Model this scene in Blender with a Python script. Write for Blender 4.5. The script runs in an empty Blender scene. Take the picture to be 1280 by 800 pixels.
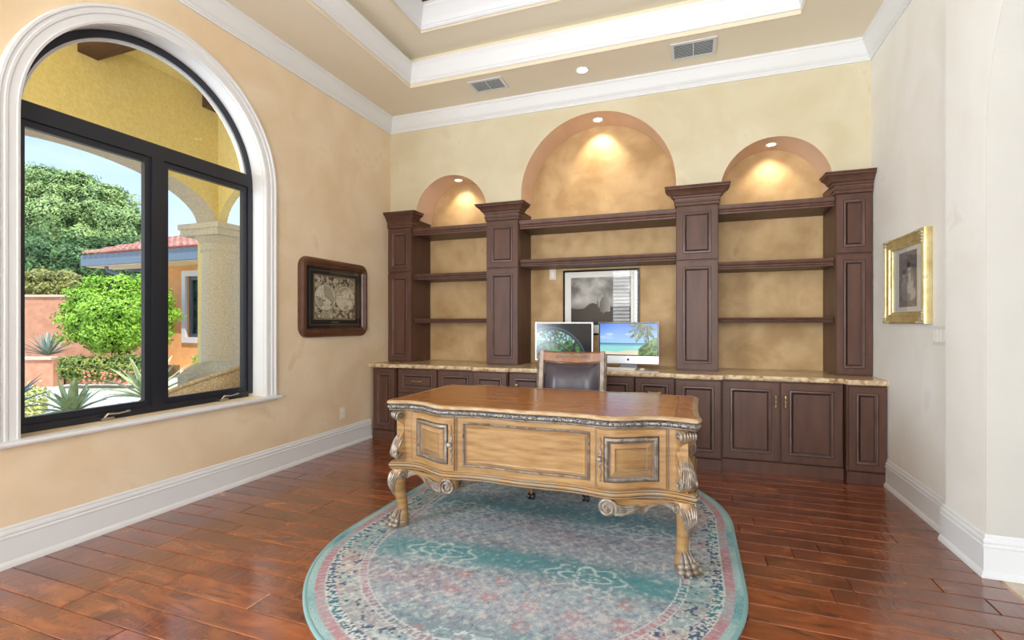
import bpy, bmesh, math, random
import numpy as np
from mathutils import Vector, Matrix
random.seed(7)
PI = math.pi
scn = bpy.context.scene
COL = scn.collection

# ------------------------------------------------------------------ camera, world, sun, big lights, exposure
cam_d = bpy.data.cameras.new('camera'); cam = bpy.data.objects.new('camera', cam_d); COL.objects.link(cam)
cam.location = (0, 0, 1.28); cam.rotation_euler = (PI/2, 0, math.radians(20.1))
cam_d.sensor_width = 36; cam_d.lens = 612/1280*36; cam_d.shift_y = 4/1280; cam_d.clip_start = 0.05; cam_d.clip_end = 300
scn.camera = cam
scn.view_settings.view_transform = 'Standard'; scn.view_settings.look = 'None'
scn.view_settings.exposure = 0.16; scn.view_settings.gamma = 1; scn.view_settings.use_curve_mapping = False

def lin(c):
    return tuple(((v/255)/12.92 if v/255 <= .04045 else ((v/255+.055)/1.055)**2.4) for v in c)

w = bpy.data.worlds.new('world'); scn.world = w; w.use_nodes = True
nt = w.node_tree; nt.nodes.clear()
tc = nt.nodes.new('ShaderNodeTexCoord'); sx = nt.nodes.new('ShaderNodeSeparateXYZ'); rp = nt.nodes.new('ShaderNodeValToRGB')
nz = nt.nodes.new('ShaderNodeTexNoise'); nz.inputs['Scale'].default_value = 3.0; nz.inputs['Detail'].default_value = 6
mp = nt.nodes.new('ShaderNodeMapping'); mp.inputs['Scale'].default_value = (1, 1, 3.5)
cr = nt.nodes.new('ShaderNodeValToRGB'); mx = nt.nodes.new('ShaderNodeMix'); mx.data_type = 'RGBA'
bg = nt.nodes.new('ShaderNodeBackground'); out = nt.nodes.new('ShaderNodeOutputWorld')
nt.links.new(tc.outputs['Generated'], sx.inputs[0]); nt.links.new(sx.outputs['Z'], rp.inputs[0])
e = rp.color_ramp.elements
e[0].position = 0.0; e[0].color = (*lin((226, 238, 248)), 1)
e[1].position = .9; e[1].color = (*lin((120, 170, 235)), 1)
m_ = rp.color_ramp.elements.new(.3); m_.color = (*lin((172, 206, 244)), 1)
nt.links.new(tc.outputs['Generated'], mp.inputs[0]); nt.links.new(mp.outputs[0], nz.inputs['Vector'])
nt.links.new(nz.outputs[0], cr.inputs[0]); cr.color_ramp.elements[0].position = .5; cr.color_ramp.elements[1].position = .75
cr.color_ramp.elements[1].color = (.55, .55, .55, 1)
nt.links.new(cr.outputs[0], mx.inputs[0]); nt.links.new(rp.outputs[0], mx.inputs[6]); mx.inputs[7].default_value = (*lin((245, 248, 252)), 1)
nt.links.new(mx.outputs[2], bg.inputs[0]); bg.inputs[1].default_value = 1.3; nt.links.new(bg.outputs[0], out.inputs[0])

def light(name, kind, loc, rot, energy, color=(1, 1, 1), **k):
    d = bpy.data.lights.new(name, kind); d.energy = energy; d.color = color
    for a, b in k.items(): setattr(d, a, b)
    o = bpy.data.objects.new(name, d); COL.objects.link(o); o.location = loc; o.rotation_euler = rot
    return o
def aim(v): return Vector(v).to_track_quat('-Z', 'Y').to_euler()
light('sun', 'SUN', (0, 0, 10), aim((-.55, .42, -1.0)), 4.2, (1, .96, .88), angle=.009)
# shutters: daylight; door, hall and side lamps: fill added behind invented openings
light('daylight_front_shutters', 'AREA', (-1.45, -2.75, 1.9), aim((0, 1, 0)), 62, (1, .98, .96), shape='RECTANGLE', size=1.2, size_y=2.2)
light('added_fill_front', 'AREA', (.2, -2.55, 1.75), aim((-.10, 1, .75)), 215, (.96, .98, 1), shape='RECTANGLE', size=1.9, size_y=2.7)  # main fill lamp, added outside an invented door
light('added_fill_hall', 'AREA', (4.35, 1.4, 1.9), aim((-1, 0, .05)), 12, (.97, .985, 1), shape='RECTANGLE', size=2.6, size_y=2.7)  # fill lamp added beyond the archway, stands in for unseen hall windows
light('added_fill_side', 'AREA', (-3.95, -.45, 1.75), aim((1, .35, .6)), 360, (.78, .89, 1), shape='RECTANGLE', size=1.9, size_y=2.5)  # fill lamp added to brighten the right wall and ceiling

# ------------------------------------------------------------------ materials
def mat(name, c1, c2=None, scale=5, rough=.5, metal=0, bump=0, bscale=None, stretch=(1, 1, 1), detail=6, spec=.5,
        coat=0, c3=None, emit=0, lo=.35, hi=.65, rnd=0, dist=0, island=0, bstretch=None, trans=0):
    m = bpy.data.materials.new(name); m.use_nodes = True
    n = m.node_tree; b = n.nodes['Principled BSDF']; L = n.links
    b.inputs['Roughness'].default_value = rough; b.inputs['Metallic'].default_value = metal
    b.inputs['Specular IOR Level'].default_value = spec; b.inputs['Coat Weight'].default_value = coat
    b.inputs['Coat Roughness'].default_value = .12
    tc = n.nodes.new('ShaderNodeTexCoord'); mp = n.nodes.new('ShaderNodeMapping'); mp.inputs['Scale'].default_value = stretch
    src = tc.outputs['Object']
    if rnd:
        oi = n.nodes.new('ShaderNodeObjectInfo'); va = n.nodes.new('ShaderNodeVectorMath'); va.operation = 'ADD'
        vs = n.nodes.new('ShaderNodeVectorMath'); vs.operation = 'SCALE'; vs.inputs[0].default_value = (37, 53, 71)
        L.new(oi.outputs['Random'], vs.inputs['Scale']); L.new(vs.outputs[0], va.inputs[0]); L.new(src, va.inputs[1]); src = va.outputs[0]
    L.new(src, mp.inputs[0])
    col = (*lin(c1), 1)
    b.inputs['Base Color'].default_value = col
    cur = None
    if c2 is not None:
        t = n.nodes.new('ShaderNodeTexNoise'); t.inputs['Scale'].default_value = scale; t.inputs['Detail'].default_value = detail
        t.inputs['Distortion'].default_value = dist
        L.new(mp.outputs[0], t.inputs['Vector'])
        r = n.nodes.new('ShaderNodeValToRGB'); r.color_ramp.elements[0].position = lo; r.color_ramp.elements[1].position = hi
        r.color_ramp.elements[0].color = col; r.color_ramp.elements[1].color = (*lin(c2), 1)
        if c3 is not None:
            q = r.color_ramp.elements.new(min(.98, hi+.12)); q.color = (*lin(c3), 1)
        L.new(t.outputs[0], r.inputs[0]); cur = r.outputs[0]
    if rnd or island:
        if cur is None:
            rg = n.nodes.new('ShaderNodeRGB'); rg.outputs[0].default_value = col; cur = rg.outputs[0]
        hs = n.nodes.new('ShaderNodeHueSaturation'); mr = n.nodes.new('ShaderNodeMapRange')
        if island:
            ge = n.nodes.new('ShaderNodeNewGeometry'); L.new(ge.outputs['Random Per Island'], mr.inputs[0]); a = island
        else:
            L.new(oi.outputs['Random'], mr.inputs[0]); a = rnd
        mr.inputs[3].default_value = 1-a; mr.inputs[4].default_value = 1+a
        L.new(mr.outputs[0], hs.inputs['Value']); L.new(cur, hs.inputs['Color']); cur = hs.outputs[0]
    if cur is not None: L.new(cur, b.inputs['Base Color'])
    if bump:
        t2 = n.nodes.new('ShaderNodeTexNoise'); t2.inputs['Scale'].default_value = bscale or scale; t2.inputs['Detail'].default_value = 5
        if bstretch:
            m2 = n.nodes.new('ShaderNodeMapping'); m2.inputs['Scale'].default_value = bstretch; L.new(src, m2.inputs[0]); L.new(m2.outputs[0], t2.inputs['Vector'])
        else: L.new(mp.outputs[0], t2.inputs['Vector'])
        bp = n.nodes.new('ShaderNodeBump'); bp.inputs['Strength'].default_value = bump; bp.inputs['Distance'].default_value = .01
        L.new(t2.outputs[0], bp.inputs['Height']); L.new(bp.outputs[0], b.inputs['Normal'])
    if emit:
        b.inputs['Emission Strength'].default_value = emit; b.inputs['Emission Color'].default_value = col
    if trans: b.inputs['Transmission Weight'].default_value = trans
    return m

M = {}
M['wall_left'] = mat('plaster_lit_left', (222, 198, 162), (231, 212, 182), 2.2, .85, bump=.12, bscale=9, c3=(214, 187, 146), dist=.6)  # one plaster in three copies; each wall's lighting is put into its colour
M['wall_rear'] = mat('plaster_lit_rear', (203, 191, 158), (212, 202, 174), 2.4, .85, bump=.12, bscale=9, c3=(196, 180, 142), dist=.6)
M['wall_right'] = mat('plaster_lit_right', (228, 224, 214), (234, 232, 226), 2.2, .85, bump=.1, bscale=9, c3=(218, 211, 196), dist=.6)
M['wall_pale'] = mat('plaster_white', (196, 192, 184), (200, 197, 189), 2, .85, bump=.06, bscale=9)
M['niche'] = mat('plaster_ochre', (178, 143, 94), (206, 173, 125), 3.8, .62, bump=.25, bscale=14, c3=(184, 146, 94), dist=.3, lo=.34, hi=.64, detail=12)
M['intrados'] = mat('plaster_pink', (232, 203, 176), (226, 194, 164), 3, .75)
M['ceiling'] = mat('ceiling_tan', (234, 224, 202), (231, 221, 198), 1.5, .8)
M['ceiling_trim'] = mat('ceiling_cream', (226, 214, 188), None, rough=.7)
M['white'] = mat('white_trim_paint', (224, 225, 225), None, rough=.38)
M['black'] = mat('bronze_window_frame', (30, 32, 40), None, rough=.38, spec=.5)
M['nickel'] = mat('nickel', (190, 186, 178), None, rough=.28, metal=1)
M['brass'] = mat('antique_brass', (196, 178, 130), None, rough=.32, metal=1)
M['cab'] = mat('chocolate_cabinet_wood', (84, 57, 46), (98, 68, 55), 3, .42, stretch=(5, 5, .8), bump=.03, bscale=20, spec=.35, rnd=.06)
M['cab_glaze'] = mat('dark_cabinet_glaze', (36, 24, 22), None, rough=.5)
M['cab_edge'] = mat('cabinet_moulding_rub', (112, 88, 82), (96, 72, 64), 6, .33)
M['granite'] = mat('beige_granite', (204, 182, 148), (186, 158, 120), 5, .18, c3=(128, 92, 62), stretch=(1, 2.2, 2.2), dist=1.6, lo=.42, hi=.62, detail=10)
M['granite_edge'] = mat('chiselled_granite_edge', (220, 200, 166), (188, 158, 118), 14, .45, c3=(120, 84, 58), dist=1.2, bump=1.0, bscale=34, lo=.4, hi=.6)
M['desk'] = mat('honey_desk_wood', (162, 128, 84), (140, 104, 62), 5, .38, stretch=(1.2, 1.2, 9), bump=.03, bscale=24, detail=8, c3=(112, 80, 48), lo=.35, hi=.62)
M['desk_top'] = mat('caramel_desk_top', (184, 124, 68), (170, 108, 56), 3.2, .26, stretch=(1, 7, 5), bump=.015, bscale=24, coat=.3, c3=(148, 92, 48), lo=.3, hi=.7, spec=.5)
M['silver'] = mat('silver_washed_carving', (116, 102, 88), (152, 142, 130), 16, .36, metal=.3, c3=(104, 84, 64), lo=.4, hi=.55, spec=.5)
def antique(m, lo=.44, hi=.54, dark=(44, 34, 28)):  # mixes a dark colour into concave creases to deepen carving contrast
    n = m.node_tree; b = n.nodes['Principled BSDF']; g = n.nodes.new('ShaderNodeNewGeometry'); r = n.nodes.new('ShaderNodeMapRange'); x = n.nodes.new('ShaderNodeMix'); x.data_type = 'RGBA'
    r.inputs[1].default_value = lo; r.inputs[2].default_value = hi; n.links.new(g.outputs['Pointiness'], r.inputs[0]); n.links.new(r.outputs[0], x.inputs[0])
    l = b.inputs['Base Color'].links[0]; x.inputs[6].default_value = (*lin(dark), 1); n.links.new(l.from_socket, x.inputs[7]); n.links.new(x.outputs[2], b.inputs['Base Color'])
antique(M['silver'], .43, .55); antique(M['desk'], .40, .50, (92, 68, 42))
M['silver_dark'] = mat('tarnished_silver_band', (100, 94, 92), (182, 178, 174), 90, .36, metal=.5, bump=1.0, bscale=110, lo=.42, hi=.6)
M['groove'] = mat('desk_dark_wash', (92, 78, 66), (122, 102, 80), 12, .45)
M['leather'] = mat('brown_black_leather', (64, 58, 64), (76, 68, 76), 6, .34, bump=.1, bscale=60, coat=.15)
M['chairwood'] = mat('amber_chair_wood', (156, 100, 56), (134, 80, 42), 5, .32, stretch=(4, 4, 1))
M['chairsilver'] = mat('pewter_washed_wood', (126, 108, 94), (158, 142, 128), 20, .4, metal=.25)
M['caster'] = mat('dark_caster', (34, 27, 24), None, rough=.35)
M['plastic_white'] = mat('white_plastic', (236, 234, 226), None, rough=.35)
M['almond'] = mat('almond_plastic', (226, 214, 190), None, rough=.4)
M['alu'] = mat('brushed_aluminium', (214, 216, 220), None, rough=.38, metal=.55)
M['screenblack'] = mat('black_screen_glass', (14, 15, 18), None, rough=.12)
M['mapframe'] = mat('burl_frame_wood', (100, 64, 44), (80, 48, 32), 14, .3, stretch=(1, 1, 1), coat=.2, dist=1)
M['matblack'] = mat('black_mat_board', (22, 24, 26), None, rough=.8)
M['matwhite'] = mat('white_mat_board', (234, 232, 226), None, rough=.85)
M['matgrey'] = mat('pale_grey_mat_board', (214, 212, 204), None, rough=.85)
M['goldline'] = mat('gold_line', (150, 134, 96), None, rough=.4, metal=.6)
M['gold'] = mat('gilt_frame', (188, 166, 108), (214, 198, 146), 12, .34, metal=.5, c3=(140, 108, 62))
M['goldpale'] = mat('pale_gilt_ornament', (178, 164, 132), (205, 194, 165), 30, .4, metal=.4)
M['vent'] = mat('vent_enamel', (214, 216, 214), None, rough=.45)
M['ventdark'] = mat('vent_cavity', (88, 92, 96), None, rough=.8)
M['bulb'] = mat('lit_lamp', (255, 244, 226), None, emit=9)
M['tile'] = mat('travertine_tile', (222, 210, 190), (198, 180, 152), 6, .35, dist=1.4, bump=.05)
M['beamwood'] = mat('dark_stained_beam', (96, 62, 42), (70, 44, 30), 4, .6, stretch=(.6, 8, 8), bump=.3, bscale=8)
M['stucco_yellow'] = mat('ochre_stucco', (236, 218, 150), (228, 206, 134), 30, .9, bump=.5, bscale=70, detail=8)
M['stucco_grey'] = mat('rough_grey_stucco', (216, 202, 174), (196, 180, 152), 40, .95, bump=.9, bscale=80)
M['stucco_orange'] = mat('apricot_stucco', (240, 184, 122), (232, 172, 110), 5, .9, bump=.3, bscale=40)
M['stucco_pink'] = mat('coral_stucco_wall', (216, 160, 130), (200, 142, 112), 6, .95, bump=.8, bscale=20)
M['cap'] = mat('pale_wall_cap', (226, 200, 178), None, rough=.8)
M['keystone'] = mat('pitted_coral_stone', (214, 202, 176), (196, 182, 152), 60, .9, bump=.6, bscale=90, c3=(170, 152, 124), lo=.4, hi=.62)
M['patio'] = mat('pale_patio_stone', (232, 228, 216), (222, 216, 202), 3, .8)
M['soil'] = mat('garden_soil', (120, 98, 70), (150, 130, 100), 9, .95, bump=.5)
M['rooftile'] = mat('clay_roof_tile', (206, 152, 136), (184, 126, 110), 6, .8, c3=(222, 186, 170), island=.15)
M['fascia'] = mat('slate_blue_fascia', (118, 134, 150), None, rough=.5)
M['cream'] = mat('cream_soffit', (238, 222, 180), None, rough=.7)
M['winblue'] = mat('blue_grey_window_frame', (96, 112, 128), None, rough=.5)
M['darkglass'] = mat('dark_reflective_glass', (26, 40, 34), (60, 84, 60), 9, .1)
M['leaf_tree'] = mat('tree_leaf', (132, 164, 96), (178, 202, 128), 1.2, .6, island=.35)
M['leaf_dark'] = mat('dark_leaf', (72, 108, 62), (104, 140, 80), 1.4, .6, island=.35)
M['leaf_lime'] = mat('lime_leaf', (132, 182, 50), (170, 212, 74), 2.5, .5, island=.25)
M['leaf_olive'] = mat('olive_leaf', (140, 148, 78), (178, 176, 100), 2.5, .6, island=.3)
M['leaf_hedge'] = mat('hedge_leaf', (104, 136, 62), (164, 170, 84), 5, .6, island=.3)
M['leaf_yellow'] = mat('yellow_green_leaf', (176, 184, 90), (206, 206, 120), 5, .6, island=.3)
M['flower'] = mat('coral_flower', (222, 128, 110), (236, 160, 140), 5, .6, island=.2)
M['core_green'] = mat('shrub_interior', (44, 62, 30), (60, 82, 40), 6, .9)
M['bark'] = mat('grey_brown_bark', (122, 104, 84), (92, 76, 60), 8, .9, bump=.8)
M['agave_blue'] = mat('blue_grey_agave', (150, 172, 164), (186, 202, 186), 3, .5, island=.15)
M['agave_green'] = mat('striped_green_agave', (136, 164, 104), (214, 220, 172), 14, .45, stretch=(1, 1, .2), island=.2)
M['agave_deep'] = mat('deep_blue_agave', (84, 118, 130), (120, 152, 160), 4, .4, island=.1)
M['wicker'] = mat('honey_wicker', (196, 172, 132), (156, 130, 92), 60, .7, bump=.9, bscale=90)
M['wicker_grey'] = mat('grey_wicker', (156, 152, 146), (110, 106, 102), 60, .7, bump=.9, bscale=90)
M['cushion'] = mat('grey_outdoor_cushion', (168, 168, 160), (150, 150, 142), 40, .9, bump=.2, bscale=80)

# window glass: thin transparent sheet with mirror gloss
def glass_mat(name, ior=1.45, tint=(1, 1, 1)):
    m = bpy.data.materials.new(name); m.use_nodes = True; n = m.node_tree; n.nodes.clear()
    o = n.nodes.new('ShaderNodeOutputMaterial'); t = n.nodes.new('ShaderNodeBsdfTransparent'); t.inputs[0].default_value = (*tint, 1)
    g = n.nodes.new('ShaderNodeBsdfGlossy'); g.inputs['Roughness'].default_value = .01
    x = n.nodes.new('ShaderNodeMixShader'); lw = n.nodes.new('ShaderNodeFresnel'); lw.inputs[0].default_value = 1.45
    ge = n.nodes.new('ShaderNodeNewGeometry'); mr = n.nodes.new('ShaderNodeMapRange'); mr.inputs[3].default_value = ior; mr.inputs[4].default_value = 1/ior
    n.links.new(ge.outputs['Backfacing'], mr.inputs[0]); n.links.new(mr.outputs[0], lw.inputs[0])
    n.links.new(lw.outputs[0], x.inputs[0]); n.links.new(t.outputs[0], x.inputs[1]); n.links.new(g.outputs[0], x.inputs[2]); n.links.new(x.outputs[0], o.inputs[0])
    return m
M['glass'] = glass_mat('clear_glass', 1.18); M['picglass'] = glass_mat('picture_glass', 1.42)

# floor planks: hand-scraped maple, colour per plank
def plank_mat():
    m = bpy.data.materials.new('scraped_red_brown_plank'); m.use_nodes = True; n = m.node_tree; L = n.links; b = n.nodes['Principled BSDF']
    def N(t, **k):
        x = n.nodes.new(t)
        for a, v in k.items(): x.inputs[a].default_value = v
        return x
    tc = N('ShaderNodeTexCoord'); oi = N('ShaderNodeObjectInfo')
    vs = N('ShaderNodeVectorMath'); vs.operation = 'SCALE'; vs.inputs[0].default_value = (41, 67, 13); L.new(oi.outputs['Random'], vs.inputs['Scale'])
    va = N('ShaderNodeVectorMath'); va.operation = 'ADD'; L.new(vs.outputs[0], va.inputs[0]); L.new(tc.outputs['Object'], va.inputs[1])
    mp = N('ShaderNodeMapping', Scale=(1.2, 3.6, 1)); L.new(va.outputs[0], mp.inputs[0])
    g = N('ShaderNodeTexNoise', Scale=2.6, Detail=9, Distortion=.8); L.new(mp.outputs[0], g.inputs['Vector'])
    r = N('ShaderNodeValToRGB'); e = r.color_ramp.elements
    e[0].position = .22; e[0].color = (*lin((88, 42, 22)), 1); e[1].position = .80; e[1].color = (*lin((178, 104, 54)), 1)
    q = e.new(.44); q.color = (*lin((124, 64, 33)), 1); q = e.new(.6); q.color = (*lin((146, 78, 40)), 1)
    L.new(g.outputs[0], r.inputs[0])
    mp2 = N('ShaderNodeMapping', Scale=(.9, 3.2, 1)); L.new(va.outputs[0], mp2.inputs[0])
    k = N('ShaderNodeTexNoise', Scale=2.3, Detail=4, Distortion=1.5); L.new(mp2.outputs[0], k.inputs['Vector'])
    kr = N('ShaderNodeValToRGB'); kr.color_ramp.elements[0].position = .60; kr.color_ramp.elements[1].position = .74; L.new(k.outputs[0], kr.inputs[0])
    kd = N('ShaderNodeMath'); kd.operation = 'MULTIPLY'; kd.inputs[1].default_value = .75; L.new(kr.outputs[0], kd.inputs[0])
    mx = N('ShaderNodeMix'); mx.data_type = 'RGBA'; L.new(kd.outputs[0], mx.inputs[0]); L.new(r.outputs[0], mx.inputs[6]); mx.inputs[7].default_value = (*lin((52, 22, 14)), 1)
    hs = N('ShaderNodeHueSaturation'); hs.inputs['Saturation'].default_value = 1.0; mr = N('ShaderNodeMapRange'); L.new(oi.outputs['Random'], mr.inputs[0]); mr.inputs[3].default_value = .70; mr.inputs[4].default_value = 1.08
    L.new(mr.outputs[0], hs.inputs['Value']); L.new(mx.outputs[2], hs.inputs['Color']); L.new(hs.outputs[0], b.inputs['Base Color'])
    b.inputs['Roughness'].default_value = .22; b.inputs['Specular IOR Level'].default_value = .9; b.inputs['Coat Weight'].default_value = .6; b.inputs['Coat Roughness'].default_value = .14
    mp3 = N('ShaderNodeMapping', Scale=(10, 3, 1)); L.new(va.outputs[0], mp3.inputs[0])
    s = N('ShaderNodeTexNoise', Scale=3, Detail=3); L.new(mp3.outputs[0], s.inputs['Vector'])
    bp = N('ShaderNodeBump', Strength=.35, Distance=.008); L.new(s.outputs[0], bp.inputs['Height']); L.new(bp.outputs[0], b.inputs['Normal'])
    return m
M['plank'] = plank_mat()
M['subfloor'] = mat('dark_floor_joint', (34, 18, 12), None, rough=.8)
M['floor_far'] = mat('red_brown_floor', (140, 76, 44), (110, 54, 30), 3, .27, stretch=(1, 7, 1))

# painted flat prints: colour attribute on a dense grid
def attr_mat(name, emit=0, rough=.6, bump=0, bscale=300, speck=0):
    m = bpy.data.materials.new(name); m.use_nodes = True; n = m.node_tree; b = n.nodes['Principled BSDF']; L = n.links
    a = n.nodes.new('ShaderNodeAttribute'); a.attribute_name = 'Col'; b.inputs['Roughness'].default_value = rough; cur = a.outputs['Color']
    if speck:
        tc = n.nodes.new('ShaderNodeTexCoord'); t = n.nodes.new('ShaderNodeTexNoise'); t.inputs['Scale'].default_value = bscale; t.inputs['Detail'].default_value = 3
        L.new(tc.outputs['Object'], t.inputs['Vector']); mr = n.nodes.new('ShaderNodeMapRange'); mr.inputs[1].default_value = .3; mr.inputs[2].default_value = .7
        mr.inputs[3].default_value = 1-speck; mr.inputs[4].default_value = 1+speck; L.new(t.outputs[0], mr.inputs[0])
        hs = n.nodes.new('ShaderNodeHueSaturation'); L.new(mr.outputs[0], hs.inputs['Value']); L.new(cur, hs.inputs['Color']); cur = hs.outputs[0]
        bp = n.nodes.new('ShaderNodeBump'); bp.inputs['Strength'].default_value = bump; bp.inputs['Distance'].default_value = .004
        L.new(t.outputs[0], bp.inputs['Height']); L.new(bp.outputs[0], b.inputs['Normal'])
    if emit:
        L.new(cur, b.inputs['Emission Color']); b.inputs['Emission Strength'].default_value = emit; b.inputs['Base Color'].default_value = (.01, .01, .01, 1); b.inputs['Roughness'].default_value = .15
    else: L.new(cur, b.inputs['Base Color'])
    return m
M['print'] = attr_mat('printed_paper', rough=.7)
M['screen'] = attr_mat('lit_screen', emit=.95)
M['rug'] = attr_mat('woven_rug', rough=.95, bump=.6, bscale=260, speck=.28)
M['rugside'] = mat('rug_binding', (124, 158, 156), None, rough=.95)

# ------------------------------------------------------------------ mesh builder
ORG = {}
class MB:
    def __init__(s): s.v = []; s.f = []; s.m = []
    def add(s, vs, fs, mi=0):
        o = len(s.v); s.v += [tuple(p) for p in vs]; s.f += [tuple(i+o for i in f) for f in fs]; s.m += [mi]*len(fs); return s
    def box(s, x0, x1, y0, y1, z0, z1, mi=0):
        return s.add([(x0, y0, z0), (x1, y0, z0), (x1, y1, z0), (x0, y1, z0), (x0, y0, z1), (x1, y0, z1), (x1, y1, z1), (x0, y1, z1)],
                     [(0, 3, 2, 1), (4, 5, 6, 7), (0, 1, 5, 4), (1, 2, 6, 5), (2, 3, 7, 6), (3, 0, 4, 7)], mi)
    def loft(s, loops, cap0=True, cap1=True, closed=True, mi=0, mis=None):
        n = len(loops[0]); vs = [p for l in loops for p in l]
        o = len(s.v); s.v += [tuple(p) for p in vs]
        for k in range(len(loops)-1):
            for i in range(n if closed else n-1):
                j = (i+1) % n
                s.f.append((o+k*n+i, o+k*n+j, o+(k+1)*n+j, o+(k+1)*n+i)); s.m.append(mis[k] if mis else mi)
        if cap0: s.f.append(tuple(o+i for i in range(n))[::-1]); s.m.append(mis[0] if mis else mi)
        if cap1: s.f.append(tuple(o+(len(loops)-1)*n+i for i in range(n))); s.m.append(mis[-1] if mis else mi)
        return s
    def prism(s, poly, axis, a0, a1, mi=0):
        def P(u, v, a): return {'x': (a, u, v), 'y': (u, a, v), 'z': (u, v, a)}[axis]
        return s.loft([[P(u, v, a0) for u, v in poly], [P(u, v, a1) for u, v in poly]], mi=mi)
    def tube(s, pts, rad, n=8, mi=0, flat=1.0, up=None):
        pts = [Vector(p) for p in pts]; N = len(pts)
        if not hasattr(rad, '__len__'): rad = [rad]*N
        loops = []; prev = None
        for i, p in enumerate(pts):
            t = (pts[min(i+1, N-1)]-pts[max(i-1, 0)]).normalized()
            if prev is None:
                a = Vector(up) if up else (Vector((0, 0, 1)) if abs(t.z) < .9 else Vector((1, 0, 0)))
            else: a = prev
            a = (a-t*a.dot(t))
            if a.length < 1e-6: a = Vector((1, 0, 0))-t*t.x
            a.normalize(); b = t.cross(a); prev = a
            loops.append([p+a*math.cos(2*PI*k/n)*rad[i]*flat+b*math.sin(2*PI*k/n)*rad[i] for k in range(n)])
        return s.loft(loops, mi=mi)
    def ell(s, c, r, n=12, m=8, mi=0, R=None):
        c = Vector(c); loops = []
        for i in range(1, m):
            t = PI*i/m
            loops.append([Vector((r[0]*math.sin(t)*math.cos(2*PI*k/n), r[1]*math.sin(t)*math.sin(2*PI*k/n), -r[2]*math.cos(t))) for k in range(n)])
        top = Vector((0, 0, r[2])); bot = Vector((0, 0, -r[2]))
        if R: loops = [[R @ p for p in l] for l in loops]; top = R @ top; bot = R @ bot
        o = len(s.v); s.v += [tuple(c+p) for l in loops for p in l]; s.v += [tuple(c+bot), tuple(c+top)]
        q = len(loops)
        for k in range(q-1):
            for i in range(n):
                j = (i+1) % n; s.f.append((o+k*n+i, o+k*n+j, o+(k+1)*n+j, o+(k+1)*n+i)); s.m.append(mi)
        for i in range(n):
            j = (i+1) % n
            s.f.append((o+j, o+i, o+q*n)); s.m.append(mi); s.f.append((o+(q-1)*n+i, o+(q-1)*n+j, o+q*n+1)); s.m.append(mi)
        return s
    def lathe(s, prof, c, n=20, axis='z', mi=0):
        c = Vector(c); loops = []
        for r, h in prof:
            l = []
            for k in range(n):
                a = 2*PI*k/n
                d = {'z': (r*math.cos(a), r*math.sin(a), h), 'y': (r*math.cos(a), h, r*math.sin(a)), 'x': (h, r*math.cos(a), r*math.sin(a))}[axis]
                l.append(c+Vector(d))
            loops.append(l)
        return s.loft(loops, mi=mi)
    # nested rectangular rings on a surface: rings = [(inset, depth)], fn(u, w, depth) -> point
    def rings(s, u0, u1, w0, w1, rings, fn, n=1, mis=None, back=None):
        loops = []
        rr = list(rings)
        for ins, d in rr:
            a0, a1, b0, b1 = u0+ins, u1-ins, w0+ins, w1-ins
            loops.append([fn(a0+(a1-a0)*i/n, b0, d) for i in range(n+1)]+[fn(a1-(a1-a0)*i/n, b1, d) for i in range(n+1)])
        if back is not None:
            loops.insert(0, [fn(u0+(u1-u0)*i/n, w0, back) for i in range(n+1)]+[fn(u1-(u1-u0)*i/n, w1, back) for i in range(n+1)])
            mis = [0]+list(mis) if mis else None
        s.loft(loops, cap0=False, cap1=False, mis=mis)
        o = len(s.v); L = loops[-1]; s.v += [tuple(p) for p in L]; K = len(L)
        for i in range(n): s.f.append((o+i, o+i+1, o+K-2-i, o+K-1-i)); s.m.append(0)
        if back is not None:
            o = len(s.v); L = loops[0]; s.v += [tuple(p) for p in L]
            for i in range(n): s.f.append((o+i, o+K-1-i, o+K-2-i, o+i+1)); s.m.append(0)
        return s
    def xform(s, mtx):
        s.v = [tuple(mtx @ Vector(p)) for p in s.v]; return s
    def build(s, name, mats, parent=None, smooth=35, origin=None, recalc=True):
        me = bpy.data.meshes.new(name)
        if parent is not None: org = ORG[parent.name]
        elif origin is not None: org = Vector(origin)
        else:
            a = np.array(s.v); org = Vector(((a[:, 0].min()+a[:, 0].max())/2, (a[:, 1].min()+a[:, 1].max())/2, a[:, 2].min()))
        vs = [(p[0]-org[0], p[1]-org[1], p[2]-org[2]) for p in s.v]
        me.from_pydata(vs, [], s.f)
        if recalc:
            bm = bmesh.new(); bm.from_mesh(me); bmesh.ops.recalc_face_normals(bm, faces=bm.faces); bm.to_mesh(me); bm.free()
        if not isinstance(mats, (list, tuple)): mats = [mats]
        for m in mats: me.materials.append(M[m] if isinstance(m, str) else m)
        if len(mats) > 1: me.polygons.foreach_set('material_index', s.m)
        if smooth:
            me.polygons.foreach_set('use_smooth', [True]*len(me.polygons)); me.set_sharp_from_angle(angle=math.radians(smooth))
        me.update()
        o = bpy.data.objects.new(name, me); COL.objects.link(o)
        if parent is not None: o.parent = parent
        else: o.location = org
        ORG[o.name] = org
        return o

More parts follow.
